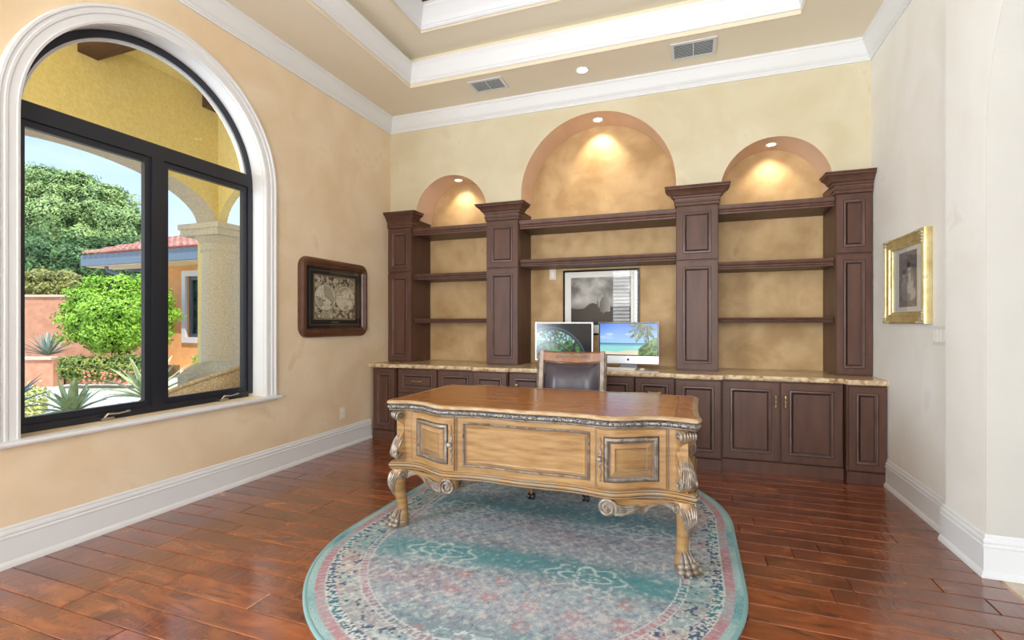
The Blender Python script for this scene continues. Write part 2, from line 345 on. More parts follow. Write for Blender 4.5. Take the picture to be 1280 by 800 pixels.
def thing(name, label, cat, loc=(0, 0, 0), group=None):
    o = bpy.data.objects.new(name, None); COL.objects.link(o); o.location = loc; o.empty_display_size = .1
    ORG[o.name] = Vector(loc); o['label'] = label; o['category'] = cat
    if group: o['group'] = group
    return o
def struct_empty(name, loc, label=None):
    o = bpy.data.objects.new(name, None); COL.objects.link(o); o.location = loc; ORG[o.name] = Vector(loc); o['kind'] = 'structure'
    if label: o['label'] = label
    return o
def tag(o, label, cat, group=None, kind=None):
    o['label'] = label; o['category'] = cat
    if group: o['group'] = group
    if kind: o['kind'] = kind
    return o
def st(o, label=None):
    o['kind'] = 'structure'
    if label: o['label'] = label
    return o
def copy_tree(o, delta, label=None):
    r = o.copy(); COL.objects.link(r); ORG[r.name] = ORG[o.name]+Vector(delta); r.location = Vector(o.location)+Vector(delta)
    if label: r['label'] = label
    def rec(src, dst):
        for ch in list(src.children):
            c = ch.copy(); COL.objects.link(c); c.parent = dst; ORG[c.name] = ORG[dst.name]; rec(ch, c)
    rec(o, r); return r

# numpy noise
def vnoise(x, y, seed):
    rs = np.random.RandomState(seed); T = rs.rand(256, 256)
    xi = np.floor(x).astype(int); yi = np.floor(y).astype(int); fx = x-xi; fy = y-yi
    fx = fx*fx*(3-2*fx); fy = fy*fy*(3-2*fy)
    a = T[xi % 256, yi % 256]; b = T[(xi+1) % 256, yi % 256]; c = T[xi % 256, (yi+1) % 256]; d = T[(xi+1) % 256, (yi+1) % 256]
    return (a*(1-fx)+b*fx)*(1-fy)+(c*(1-fx)+d*fx)*fy
def fbm(x, y, seed, o=4):
    r = 0; a = .5; t = 0
    for i in range(o): r = r+a*vnoise(x*2**i+i*17, y*2**i+i*31, seed+i); t += a; a *= .55
    return r/t
def C(*c): return np.array(lin(c))
def mixc(a, b, t):
    t = np.clip(t, 0, 1)[..., None]; return a*(1-t)+b*t
def grid_obj(name, nx, ny, fn, colfn, matn, parent=None, aspect=1, mask=None):
    U, V = np.meshgrid(np.linspace(0, 1, nx+1), np.linspace(0, 1, ny+1), indexing='ij')
    P = fn(U, V); col = colfn(U, V)
    idx = np.arange((nx+1)*(ny+1)).reshape(nx+1, ny+1)
    F = np.stack([idx[:-1, :-1], idx[1:, :-1], idx[1:, 1:], idx[:-1, 1:]], -1).reshape(-1, 4)
    if mask is not None: F = F[mask(U, V)[:-1, :-1].reshape(-1)]
    org = ORG[parent.name] if parent is not None else Vector((0, 0, 0))
    Pf = P.reshape(-1, 3)-np.array(org)
    me = bpy.data.meshes.new(name)
    me.from_pydata(Pf.tolist(), [], F.tolist())
    at = me.color_attributes.new('Col', 'FLOAT_COLOR', 'POINT')
    c4 = np.ones(((nx+1)*(ny+1), 4)); c4[:, :3] = np.clip(col.reshape(-1, 3), 0, 1)
    at.data.foreach_set('color', c4.astype(np.float32).ravel())
    me.materials.append(M[matn]); o = bpy.data.objects.new(name, me); COL.objects.link(o)
    if parent is not None: o.parent = parent
    ORG[o.name] = org
    return o

# ------------------------------------------------------------------ room dimensions
XL, XR, YR, ZC = -3.37, 1.446, 4.99, 3.70
YF = -2.3; XRW = 1.40

# ---- floor with planks
fl = MB().box(XL-.2, XR+.0, YF-.1, YR+.1, -.10, -.012).build('floor', 'subfloor'); st(fl, 'red-brown hand-scraped plank floor')
cache = {}
row = 0; y = .82; PW = .138
ysl = []
while y < 4.72:
    rng = random.Random(row*13+5); x = XL; first = True
    xe = XR-.01
    while x < xe-.02:
        ln = rng.choice([.55, .75, .9, 1.05, 1.2, 1.35])
        if first: ln = rng.choice([.3, .5, .7, .95, 1.15])
        first = False
        if x+ln > xe-.15: ln = xe-x
        key = round(ln, 2)
        if key not in cache:
            a, b, t = ln/2-.0012, PW/2-.0012, .012; c = .0035
            m = MB(); m.loft([[(-a, -b, -t), (a, -b, -t), (a, b, -t), (-a, b, -t)], [(-a, -b, -.0025), (a, -b, -.0025), (a, b, -.0025), (-a, b, -.0025)],
                              [(-a+c, -b+c, 0), (a-c, -b+c, 0), (a-c, b-c, 0), (-a+c, b-c, 0)]])
            o = m.build('plank', 'plank', parent=fl); cache[key] = o.data
            for vtx in o.data.vertices: vtx.co += ORG['floor']
        else:
            o = bpy.data.objects.new('plank', cache[key]); COL.objects.link(o); o.parent = fl
        o.location = Vector((x+ln/2, y+PW/2, 0))-ORG['floor']
        x += ln
    y += PW; row += 1
MB().box(XL, XR-.01, YF, .819, -.012, 0).build('floor_boards_behind', 'floor_far', parent=fl)['kind'] = 'stuff'

# ---- hall floor beyond the archway, tiles
hf = MB().box(XRW+.022, 4.2, -.2, 3.9, -.10, -.011).build('floor', 'cap'); st(hf, 'travertine tiled hall floor beyond the archway')
for i in range(6):
    for j in range(9):
        x0 = XRW+.052+i*.46; y0 = -.2+j*.455
        if y0+.45 > 3.9: continue
        MB().box(x0+.003, min(x0+.457, 4.19), y0+.003, y0+.452, -.011, 0).build('tile', 'tile', parent=hf)
# ---- walls
def arch_pts(cy, r, z, n=28, a0=0, a1=PI): return [(cy+r*math.cos(a0+(a1-a0)*i/n), z+r*math.sin(a0+(a1-a0)*i/n)) for i in range(n+1)]
def wall_holes(u0, u1, z0, z1, holes, fn, d0, d1):
    """thick wall with openings; hole = outline (closed polygon) as lower/upper functions sampled"""
    m = MB(); us = sorted(set([u0, u1]+[round(p[0], 5) for h in holes for p in h['pts']]))
    def span(h, u): # returns (lo, hi) of hole at u
        return h['lo'], h['hi'](u)
    for a, b in zip(us[:-1], us[1:]):
        mid = (a+b)/2; segs = [((z0, z0), None)]; hs = [h for h in holes if h['a'] < mid < h['b']]
        cur = (z0, z0)
        for h in hs:
            m.loft([[fn(a, cur[0], d), fn(b, cur[1], d), fn(b, h['lo'], d), fn(a, h['lo'], d)] for d in (d0, d1)])
            cur = (h['hi'](a+1e-7), h['hi'](b-1e-7))
        m.loft([[fn(a, cur[0], d), fn(b, cur[1], d), fn(b, z1, d), fn(a, z1, d)] for d in (d0, d1)])
    return m
def arch_hole(c, r, zs, lo, n=28, rz=None):
    rz = rz or r
    pts = [(c+r*math.cos(PI*i/n), 0) for i in range(n+1)]
    return dict(a=c-r, b=c+r, lo=lo, pts=pts, hi=lambda u: zs+rz*math.sqrt(max(0, 1-((u-c)/r)**2)))
def rect_hole(a, b, lo, hi): return dict(a=a, b=b, lo=lo, pts=[(a, 0), (b, 0)], hi=lambda u: hi)
WC, WR, WS, WZ0 = 2.345, .80, 2.41, .665      # window arch centre, radius, spring height, sill top
m = wall_holes(YF-.1, YR+.55, -.1, 4.4, [arch_hole(WC, WR, WS, WZ0, 40), rect_hole(-1.5, .65, .4, 3.1)], lambda u, z, d: (d, u, z), XL, XL-.24)  # the rectangular opening is added for the side fill lamp
st(m.build('wall_left', 'wall_left'), 'faux-plaster left wall with the arched window')
AR = [(-2.575, .46, 2.51, -3.068, -2.088), (-.931, .797, 2.65, -1.752, -.119), (.712, .458, 2.52, .221, 1.191)]  # cx, r, spring, lower opening x0, x1
holes = []
for cx, r, zs, a, b in AR:
    n = 28; pts = [(cx+r*math.cos(PI*i/n), 0) for i in range(n+1)]+[(a, 0), (b, 0), (cx-r, 0), (cx+r, 0)]
    def hi(u, cx=cx, r=r, zs=zs):
        if abs(u-cx) >= r: return 2.5
        return zs+math.sqrt(max(0, r*r-(u-cx)**2))
    holes.append(dict(a=a, b=b, lo=.78, pts=pts, hi=hi))
st(wall_holes(XL, XR, -.1, 4.4, holes, lambda u, z, d: (u, d, z), YR, 5.30).build('wall_rear', 'wall_rear'), 'faux-plaster rear wall with three arched niches')
YN = 5.38
for k, (cx, r, zs, a, b) in enumerate(AR):
    m = MB()   # niche shell: back panel
    m.box(a-.06, b+.06, YN, YN+.05, .78, zs+r+.06)
    o = m.build('wall_niche', 'niche', origin=(0, 0, 0)); st(o, 'ochre glazed plaster back of the %s niche' % ('left', 'middle', 'right')[k])
    m = MB()   # intrados lining
    ri = r-.004; P1 = [(cx+ri, 2.501)]+[(cx+ri*math.cos(PI*i/40), zs+ri*math.sin(PI*i/40)) for i in range(41)]+[(cx-ri, 2.501)]
    P2 = [(cx+r+.03, 2.5)]+[(cx+(r+.03)*math.cos(PI*i/40), zs+(r+.03)*math.sin(PI*i/40)) for i in range(41)]+[(cx-r-.03, 2.5)]
    for y0, y1 in ((4.9905, YN),):
        N = len(P1)
        for i in range(N-1):
            q = [P1[i], P1[i+1], P2[i+1], P2[i]]
            m.loft([[(u, y0, z) for u, z in q], [(u, y1, z) for u, z in q]], cap0=i >= 0, cap1=False)
    st(m.build('wall_niche_lining', 'intrados', parent=o), None)
    # side jambs of the lower niche behind towers
    MB().box(a-.05, a-.001, 5.30, YN, .78, 2.5).build('jamb', 'niche', parent=o); MB().box(b+.001, b+.05, 5.30, YN, .78, 2.5).build('jamb', 'niche', parent=o)
# right wall, pier and archway
m = MB().box(XR, XR+.24, 3.57, YR+.4, -.1, 4.4); st(m.build('wall_right', 'wall_right'), 'plaster right wall between rear wall and pier')
m = wall_holes(YF-.1, 3.57, -.1, 4.4, [arch_hole(1.95, 1.2, 2.2, -.1, 40, 1.3)], lambda u, z, d: (d, u, z), XRW, XRW+.50)
st(m.build('wall_pier', 'wall_right'), 'plaster pier and arched opening to the hall')
# pale lining of the archway jamb (smoother, whiter plaster)
m = MB(); P1 = [(1.95+1.2, .0)]+[(1.95+1.2*math.cos(PI*i/40), 2.2+1.3*math.sin(PI*i/40)) for i in range(41)]+[(1.95-1.2, 0)]
P2 = [(1.95+1.196, .0)]+[(1.95+1.196*math.cos(PI*i/40), 2.2+1.296*math.sin(PI*i/40)) for i in range(41)]+[(1.95-1.196, 0)]
for i in range(len(P1)-1):
    q = [P1[i], P1[i+1], P2[i+1], P2[i]]; m.loft([[(XRW+.0005, u, z) for u, z in q], [(XRW+.50, u, z) for u, z in q]])
st(m.build('wall_archway_lining', 'wall_pale'), 'white plaster reveal of the archway')
# hall shell
m = wall_holes(-.3, 3.9, -.1, 3.6, [rect_hole(.2, 2.6, .1, 3.0)], lambda u, z, d: (d, u, z), 4.2, 4.3)  # unseen opening, added to let the hall fill lamp in
st(m.build('wall_hall_far', 'wall_pale'), 'hall wall with tall opening added for fill light')
st(MB().box(1.91, 4.2, 3.9, 4.0, -.1, 3.6).build('wall_hall_rear', 'wall_pale')); st(MB().box(1.91, 4.2, -.4, -.3, -.1, 3.6).build('wall_hall_front', 'wall_pale'))
st(MB().box(1.91, 4.3, -.4, 4.0, 3.6, 3.7).build('ceiling_hall', 'wall_pale'))
# front wall (behind the camera) with a shuttered window and an added door for fill light
m = wall_holes(XL, XRW, -.1, 4.4, [rect_hole(-1.99, -.91, .7, 2.9), rect_hole(-.75, 1.15, .05, 3.0)], lambda u, z, d: (u, d, z), YF, YF-.12)
st(m.build('wall_front', 'wall_left'), 'plaster wall behind the camera')
w2 = struct_empty('window_2', (-1.45, YF, .7), 'white shuttered window in the front wall')
for x0, x1 in ((-1.99, -1.46), (-1.44, -.91)):
    for bx in ((x0, x0+.05), (x1-.05, x1)): MB().box(bx[0], bx[1], YF-.05, YF-.01, .7, 2.9).build('shutter_stile', 'white', parent=w2)
    for k in range(23):
        z = .76+k*.094; mm = MB().box(x0+.05, x1-.05, -.037, .037, -.005, .005)
        mm.xform(Matrix.Translation((0, YF-.03, z)) @ Matrix.Rotation(math.radians(-14), 4, 'X')); mm.build('louver', 'white', parent=w2)
w3 = struct_empty('added_window', (XL, -.42, .4), 'added black framed window for fill light, further along the left wall')  # invented window out of view, added for the side fill lamp
for a, b, c_, d_ in ((-1.5, -1.43, .4, 3.1), (.58, .65, .4, 3.1), (-.46, -.39, .47, 3.03), (-1.43, .58, .4, .47), (-1.43, .58, 3.03, 3.1)): MB().box(XL-.17, XL-.12, a, b, c_, d_).build('frame_bar', 'black', parent=w3)
d1 = struct_empty('added_door', (.2, YF, .05), 'added glazed double door for fill light in the front wall')  # invented door out of view, added for the main fill lamp
for x in (-.75, .17, 1.09): MB().box(x, x+.06, YF-.06, YF-.01, .05, 3.0).build('door_stile', 'white', parent=d1)
for z in (.05, 2.2, 2.92): MB().box(-.69, 1.09, YF-.055, YF-.015, z, z+.08).build('door_rail', 'white', parent=d1)

# ---- ceiling: soffit with two-step tray
T1 = (-2.72, .81, 4.375); T1Y0 = -1.6; T2 = (-2.385, .475, 4.02); T2Y0 = -1.25
m = MB()
def ring_slab(m, o, i, z0, z1):
    ox0, ox1, oy0, oy1 = o; ix0, ix1, iy0, iy1 = i
    m.box(ox0, ix0, oy0, oy1, z0, z1); m.box(ix1, ox1, oy0, oy1, z0, z1); m.box(ix0, ix1, oy0, iy0, z0, z1); m.box(ix0, ix1, iy1, oy1, z0, z1)
ring_slab(m, (XL, XR, YF, YR), (T1[0], T1[1], T1Y0, T1[2]), ZC, ZC+.05)
cl = m.build('ceiling', 'ceiling'); st(cl, 'tan soffit of the tray ceiling')
m = MB(); ring_slab(m, (T1[0]-.05, T1[1]+.05, T1Y0-.05, T1[2]+.05), (T2[0], T2[1], T2Y0, T2[2]), 4.0, 4.05)
m.build('tray_step', 'ceiling', parent=cl)
def tray_loft(x0, x1, y0, y1, prof, name, matn):
    # profile (inset towards the centre, z)
    m = MB(); loops = [[(x0+o, y0+o, z), (x1-o, y0+o, z), (x1-o, y1-o, z), (x0+o, y1-o, z)] for o, z in prof]
    m.loft(loops, cap0=False, cap1=False); return m.build(name, matn, parent=cl, recalc=False, smooth=20)
tray_loft(T1[0], T1[1], T1Y0, T1[2], [(-.008, 3.6985), (.004, 3.6985), (.004, 3.735), (-.004, 3.735)], 'tray_lip', 'ceiling_trim')
crown_p = [(0, 0), (.012, 0), (.012, .016), (.018, .022), (.018, .032), (.03, .042), (.045, .07), (.062, .105), (.078, .13), (.078, .142), (.088, .15), (.088, .17)]
tray_loft(T1[0], T1[1], T1Y0, T1[2], [(-.004, 3.735)]+[(a*.72, 3.737+b*1.12) for a, b in crown_p]+[(-.01, 3.93)], 'tray_crown', 'white')
tray_loft(T1[0], T1[1], T1Y0, T1[2], [(-.012, 3.93), (-.012, 4.001)], 'tray_riser', 'ceiling_trim')
tray_loft(T2[0], T2[1], T2Y0, T2[2], [(-.008, 3.998), (.004, 3.998), (.004, 4.02)], 'tray_lip', 'ceiling_trim')
tray_loft(T2[0], T2[1], T2Y0, T2[2], [(0, 4.02)]+[(a*.72, 4.022+b*1.3) for a, b in crown_p]+[(.02, 4.26)], 'tray_crown', 'white')
MB().box(T2[0]-.05, T2[1]+.05, T2Y0-.05, T2[2]+.05, 4.25, 4.3).build('tray_panel', mat('ceiling_wood_panel', (126, 78, 44), (96, 56, 30), 4, .5, stretch=(.6, 6, 6)), parent=cl)
st(MB().box(XL-.3, XR+.6, YF-.2, YR+.6, 4.42, 4.5).build('roof_slab', 'ceiling'))
# crown mouldings along walls
def crown(name, segfn, label):
    prof = [(0.0, 3.53)]+[(a+.0, 3.53+b) for a, b in crown_p]+[(0.0, 3.7)]
    m = MB(); A = [segfn(o, z, 0) for o, z in prof]; B = [segfn(o, z, 1) for o, z in prof]; m.loft([A, B]); st(m.build(name, 'white', smooth=25), label)
crown('trim_1', lambda o, z, t: (XL+o, (YF, YR-o)[t], z), 'white crown moulding along left wall')
crown('trim_2', lambda o, z, t: ((XL+o, XR-o)[t], YR-o, z), 'white crown moulding along rear wall')
crown('trim_3', lambda o, z, t: (XR-o, (3.57, YR-o)[t], z), 'white crown moulding along right wall')
# baseboards
base_p = [(0, 0), (.028, 0), (.028, .012), (.022, .028), (.016, .034), (.016, .150), (.021, .154), (.021, .162), (.015, .168), (.019, .178), (.017, .188), (.010, .196), (.010, .206), (.004, .214), (0, .214)]
def baseb(name, fn, label):
    m = MB(); m.loft([[fn(o, z, 0) for o, z in base_p], [fn(o, z, 1) for o, z in base_p]]); st(m.build(name, 'white', smooth=25), label)
baseb('baseboard_left', lambda o, z, t: (XL+o, (YF, 4.60)[t], z), 'tall white baseboard along left wall')
baseb('baseboard_right', lambda o, z, t: (XR-o, (3.57+o*0, 4.61)[t], z), 'tall white baseboard along right wall')
baseb('baseboard_pier', lambda o, z, t: (XRW-o, (3.15-o, 3.57+.02)[t], z), 'tall white baseboard on the pier')
baseb('baseboard_archway', lambda o, z, t: ((XRW-o, XRW+.50)[t], 3.15-o, z), 'tall white baseboard in the archway reveal')

# ------------------------------------------------------------------ window_1
win = struct_empty('window_1', (XL, WC, WZ0), 'tall arched black framed window')
def arch_path(c, r, zs, z0, n=48):
    """points with outward normals, from bottom right (large y) over the arch to bottom left"""
    P = [((c+r, z0), (1, 0)), ((c+r, zs), (1, 0))]
    P += [((c+r*math.cos(PI*i/n), zs+r*math.sin(PI*i/n)), (math.cos(PI*i/n), math.sin(PI*i/n))) for i in range(1, n)]
    P += [((c-r, zs), (-1, 0)), ((c-r, z0), (-1, 0))]; return P
def sweep(path, prof, name, matn, parent, smooth=30):
    m = MB(); m.loft([[(x, p[0]+nn[0]*o, p[1]+nn[1]*o) for o, x in prof] for p, nn in path], cap0=True, cap1=True, mi=0)
    return m.build(name, matn, parent=parent, smooth=smooth)
# casing (offset from opening radius, x position)
cp = [(0, XL), (0, XL+.026), (.012, XL+.030), (.016, XL+.024), (.05, XL+.026), (.054, XL+.032), (.066, XL+.034), (.070, XL+.028), (.082, XL+.030), (.088, XL+.038), (.100, XL+.038), (.106, XL+.030), (.106, XL)]
sweep(arch_path(WC, WR, WS, WZ0), cp, 'casing', 'white', win)
sweep(arch_path(WC, WR-.004, WS, WZ0), [(0, XL+.002), (.0035, XL+.002), (.0035, XL-.118), (0, XL-.118)], 'reveal', 'white', win)
FX = XL-.118
sweep(arch_path(WC, WR-.05, WS, WZ0+.025), [(0, FX), (.0455, FX), (.0455, FX-.055), (0, FX-.055)], 'frame', 'black', win)
sweep(arch_path(WC, WR-.066, WS, WS+.115)[1:-1], [(0, FX-.012), (.016, FX-.012), (.016, FX-.04), (0, FX-.04)], 'frame_bead', 'alu', win)
MB().box(FX-.055, FX, WC-.754, WC+.754, WZ0+.001, WZ0+.045).build('bottom_rail', 'black', parent=win)
MB().box(FX-.055, FX+.004, WC-.75, WC+.75, WS+.012, WS+.112).build('transom', 'black', parent=win)
MB().box(FX-.055, FX+.004, WC-.030, WC+.050, WZ0+.045, WS+.0118).build('mullion', 'black', parent=win)
for k, (a, b) in enumerate(((WC-.75, WC-.0302), (WC+.0502, WC+.75))):
    z0, z1 = WZ0+.0452, WS+.0118; m = MB(); s_ = .040
    for q in ((a, b, z0, z0+s_), (a, b, z1-s_, z1), (a, a+s_, z0+s_, z1-s_), (b-s_, b, z0+s_, z1-s_)): m.box(FX-.048, FX-.012, q[0], q[1], q[2], q[3])
    sa = m.build('sash', 'black', parent=win)
    MB().box(FX-.040, FX-.036, a+s_-.005, b-s_+.005, z0+s_-.005, z1-s_+.005).build('pane', 'glass', parent=sa)
    # folding crank handle
    cy = b-.28 if k == 0 else b-.24
    m = MB(); m.box(FX+.001, FX+.028, cy-.045, cy+.03, WZ0+.002, WZ0+.02)
    m.tube([(FX+.03, cy-.03, WZ0+.02), (FX+.034, cy-.01, WZ0+.042), (FX+.032, cy+.05, WZ0+.036), (FX+.03, cy+.10, WZ0+.040)], [.006, .007, .005, .005], 8)
    m.ell((FX+.03, cy+.112, WZ0+.042), (.008, .016, .008), 8, 6); m.build('crank_handle', 'nickel', parent=win)
m = MB(); n = 32; r = WR-.052; pp = [(WC+r*math.cos(PI*i/n), max(WS+.112, WS+r*math.sin(PI*i/n))) for i in range(n+1)]
m.prism(pp, 'x', FX-.040, FX-.036); m.build('pane', 'glass', parent=win)
# sill
sp = [(XL-.24, WZ0-.03), (XL-.24, WZ0), (XL+.045, WZ0), (XL+.058, WZ0-.006), (XL+.062, WZ0-.018), (XL+.056, WZ0-.03), (XL+.04, WZ0-.034), (XL, WZ0-.034)]
m = MB(); m.prism([(XL, WZ0-.036), (XL, WZ0), (XL+.045, WZ0), (XL+.058, WZ0-.006), (XL+.062, WZ0-.018), (XL+.056, WZ0-.030), (XL+.035, WZ0-.036)], 'y', WC-.93, WC+.945)
m.box(XL-.24, XL, WC-.799, WC+.799, WZ0-.02, WZ0-.0005)
m.build('sill', 'white', parent=win)

# ------------------------------------------------------------------ built-in cabinets
CABM = ['cab', 'cab_glaze', 'cab_edge']
RP = [(0, 0), (0, 0), (.0, .0), (.052, .0), (.055, -.008), (.066, -.009), (.074, -.002), (.084, -.001), (.089, .010), (.094, .010), (.108, .003)]
def door_rings(f):  # f = frame width; ring (inset, depth) depth positive = recessed
    return [(0, .003), (.003, 0), (f, 0), (f+.002, .004), (f+.005, -.006), (f+.014, -.007), (f+.022, .002), (f+.026, .010), (f+.030, .012), (f+.033, .005)]
DMI = [0, 0, 1, 2, 2, 2, 2, 1, 1, 0]
def front(parent, name, x0, x1, z0, z1, y, th=.02, f=.055, pull=None):
    m = MB(); m.rings(x0, x1, z0, z1, door_rings(f), lambda u, w_, d: (u, y+d, w_), mis=DMI, back=th)
    o = m.build(name, CABM, parent=parent, smooth=20)
    if pull:
        kind, px, pz = pull; m = MB()
        if kind == 'h':
            m.tube([(px-.045, y, pz), (px-.045, y-.022, pz)], .004, 8); m.tube([(px+.045, y, pz), (px+.045, y-.022, pz)], .004, 8)
            m.tube([(px-.055+.11*i/10, y-.026-.004*math.sin(PI*i/10), pz) for i in range(11)], [.004+.0035*abs(math.cos(2.5*PI*i/10)) for i in range(11)], 8)
            for q in (-.045, .045): m.ell((px+q, y-.003, pz), (.011, .004, .009), 8, 6)
        elif kind == 'v':
            m.tube([(px, y, pz-.035), (px, y-.022, pz-.035)], .004, 8); m.tube([(px, y, pz+.035), (px, y-.022, pz+.035)], .004, 8)
            m.tube([(px, y-.026, pz-.048+.096*i/10) for i in range(11)], [.004+.0045*abs(math.cos(2.5*PI*i/10)) for i in range(11)], 8)
            for q in (-.042, 0, .042): m.ell((px, y-.026, pz+q), (.009, .009, .009), 8, 6)
        else:
            m.lathe([(.004, 0), (.005, -.012), (.013, -.018), (.014, -.025), (.006, -.030)], (px, y, pz), 10, 'y')
        m.build('pull' if kind != 'k' else 'knob', 'brass', parent=o)
    return o
CT0, CT1 = .789, .829   # countertop bottom, top
def base_cab(x0, x1, yf, doors, label):
    """yf: face frame y; doors list of dict(x0,x1,z0,z1,pull)"""
    t = thing('base_cabinet', label, 'cabinet', ((x0+x1)/2, yf+.18, 0), 'dark wood base cabinets along the rear wall')
    g = .0015; yb = YR-.002
    MB().box(x0+g, x1-g, yf+.021, yb, .098, CT0-.001).build('carcass', 'cab', parent=t)
    m = MB(); m.prism([(yf+.004, 0), (yf+.004, .088), (yf+.010, .094), (yf+.03, .094), (yf+.03, 0)], 'x', x0+g, x1-g); m.build('plinth', 'cab', parent=t)
    MB().box(x0+g, x1-g, yf+.031, yb, 0, .096).build('kick_box', 'cab', parent=t)
    for d in doors: front(t, d['n'], d['x0'], d['x1'], d['z0'], d['z1'], yf, f=d.get('f', .05), pull=d.get('p'))
    return t
YP, YQ = 4.605, 4.675    # proud and recessed fronts
zt, zb = .775, .105
def D(n, x0, x1, z0=zb, z1=zt, p=None, f=.05): return dict(n=n, x0=x0+.004, x1=x1-.004, z0=z0, z1=z1, p=p, f=f)
base_cab(-3.345, -3.055, YP, [D('door', -3.34, -3.06)], 'narrow tall-door base cabinet in the left corner beside the baseboard')
base_cab(-3.05, -2.553, YQ-.03, [D('drawer', -3.045, -2.555, .52, zt, ('h', -2.80, .648)), D('door', -3.045, -2.555, zb, .512)], 'base cabinet with brass drawer pull, second from the left corner')
base_cab(-2.55, -2.128, YQ-.03, [D('drawer', -2.548, -2.130, .52, zt), D('door', -2.548, -2.130, zb, .512)], 'base cabinet without pull, third from the left corner')
base_cab(-2.125, -1.737, YP, [D('door', -2.12, -1.742)], 'base cabinet under the second wall tower from the left')
base_cab(-1.734, -1.362, YQ-.03, [D('drawer', -1.732, -1.364, .52, zt, ('k', -1.645, .66)), D('door', -1.732, -1.364, zb, .512)], 'base cabinet with small knob under the silver framed monitor')
base_cab(-1.358, -.932, YQ-.03, [D('drawer', -1.356, -.934, .52, zt, ('h', -1.145, .648)), D('door', -1.356, -.934, zb, .512)], 'base cabinet hidden behind the leather desk chair')
base_cab(-.928, -.494, YQ-.03, [D('drawer', -.926, -.496, .52, zt), D('door', -.926, -.496, zb, .512)], 'base cabinet directly right of the desk chair back')
base_cab(-.491, -.137, YQ-.03, [D('drawer', -.489, -.139, .52, zt, ('h', -.314, .648)), D('door', -.489, -.139, zb, .512)], 'base cabinet with brass drawer pull right of the desk chair')
base_cab(-.133, .247, YP, [D('door', -.128, .242)], 'base cabinet with single tall door under the third wall tower')
t = base_cab(.251, 1.169, YQ, [D('door', .255, .706, p=('v', .672, .62), f=.06), D('door', .710, 1.165, p=('v', .744, .62), f=.06)], 'wide two-door base cabinet with paired brass pulls')
base_cab(1.173, 1.4435, YP, [D('door', 1.178, 1.440)], 'narrow base cabinet at the right end beside the white baseboard')

# countertop: polygon with jogs
def ctop():
    o = .03; fr = [(-3.3695, YP-o), (-3.04, YP-o), (-3.01, YQ-.03-o), (-2.14, YQ-.03-o), (-2.115, YP-o), (-1.745, YP-o), (-1.715, YQ-.03-o),
                   (-.155, YQ-.03-o), (-.13, YP-o), (.25, YP-o), (.275, YQ-o), (1.15, YQ-o), (1.175, YP-o), (1.4455, YP-o)]
    bk = [(1.4455, 4.988), (1.19, 4.988), (1.19, 5.378), (.223, 5.378), (.223, 4.988), (-.121, 4.988), (-.121, 5.378), (-1.75, 5.378), (-1.75, 4.988), (-2.09, 4.988), (-2.09, 5.378), (-3.066, 5.378), (-3.066, 4.988), (-3.3695, 4.988)]
    # resample the front for a chiselled irregular edge
    P = []
    rng = random.Random(4)
    for a, b in zip(fr[:-1], fr[1:]):
        L = math.hypot(b[0]-a[0], b[1]-a[1]); n = max(1, int(L/.02))
        for i in range(n): P.append((a[0]+(b[0]-a[0])*i/n, a[1]+(b[1]-a[1])*i/n))
    P.append(fr[-1]); nf = len(P)
    full = P+bk
    def lay(z, off, jit):
        r = []
        for i, (x, y) in enumerate(full):
            j = off+rng.uniform(-jit, jit) if 0 < i < nf-1 else (off if i < nf else 0)
            r.append((x, y+j, z+(rng.uniform(-.0015, .0015) if 0 < i < nf-1 and jit else 0)))
        return r
    m = MB(); m.loft([lay(CT0+.001, .006, 0), lay(CT0+.008, .0, .004), lay(CT0+.02, -.003, .004), lay(CT0+.032, .001, .003), lay(CT1, .008, 0)], cap1=True, mis=[1, 1, 1, 1, 0])
    m.m[-1] = 0
    return m.build('countertop', ['granite', 'granite_edge'], smooth=30)
tag(ctop(), 'long beige granite countertop with chiselled edge on the base cabinets', 'countertop')

# wall towers
TY = 4.95
tower_crown = [(.0, 2.395), (.008, 2.395), (.008, 2.420), (.016, 2.425), (.016, 2.437), (.010, 2.441), (.012, 2.462), (.022, 2.468), (.026, 2.482), (.040, 2.492), (.052, 2.512), (.072, 2.530), (.088, 2.538), (.088, 2.552), (.098, 2.556), (.098, 2.566)]
def tower(x0, x1, lside, rside, label):
    t = thing('wall_tower', label, 'cabinet', ((x0+x1)/2, 4.97, CT1), 'tall panelled wall towers standing on the countertop')
    g = .0015
    MB().box(x0+g, x1-g, TY, YR-.0015, CT1+.001, 2.565).build('face_board', 'cab', parent=t)
    if lside: MB().box(x0+g, x0+.0175, YR-.001, YN-.001, CT1+.001, 2.499).build('side_panel', 'cab', parent=t)
    if rside: MB().box(x1-.0175, x1-g, YR-.001, YN-.001, CT1+.001, 2.499).build('side_panel', 'cab', parent=t)
    f = .055 if x1-x0 > .34 else .045
    front(t, 'upper_door', x0+.004, x1-.004, 1.882, 2.388, TY-.0205, f=f*.9+.01)
    front(t, 'lower_door', x0+.004, x1-.004, CT1+.012, 1.870, TY-.0205, f=f*.9+.01)
    loops = []
    for o, z in tower_crown:
        o2 = o; a = x0-(o2 if lside else -.001); b = x1+(o2 if rside else -.001)
        loops.append([(a, TY-.021-o2, z), (b, TY-.021-o2, z), (b, YR-.0015 if not rside else YR-.0015, z), (a, YR-.0015, z)])
    m = MB(); m.loft(loops); m.build('crown', 'cab', parent=t, smooth=15)
    # returns of the crown into the niches
    for side, xx, sgn in ((lside, x0, -1), (rside, x1, 1)):
        if not side: continue
        m = MB(); L = []
        for yy in (YR-.001, YR+.06):
            L.append([(xx+sgn*(o*1.0+.0015), yy, z) for o, z in tower_crown]+[(xx+sgn*.0015, yy, 2.566)])
        m.loft(L); m.build('crown_return', 'cab', parent=t, smooth=15)
    return t
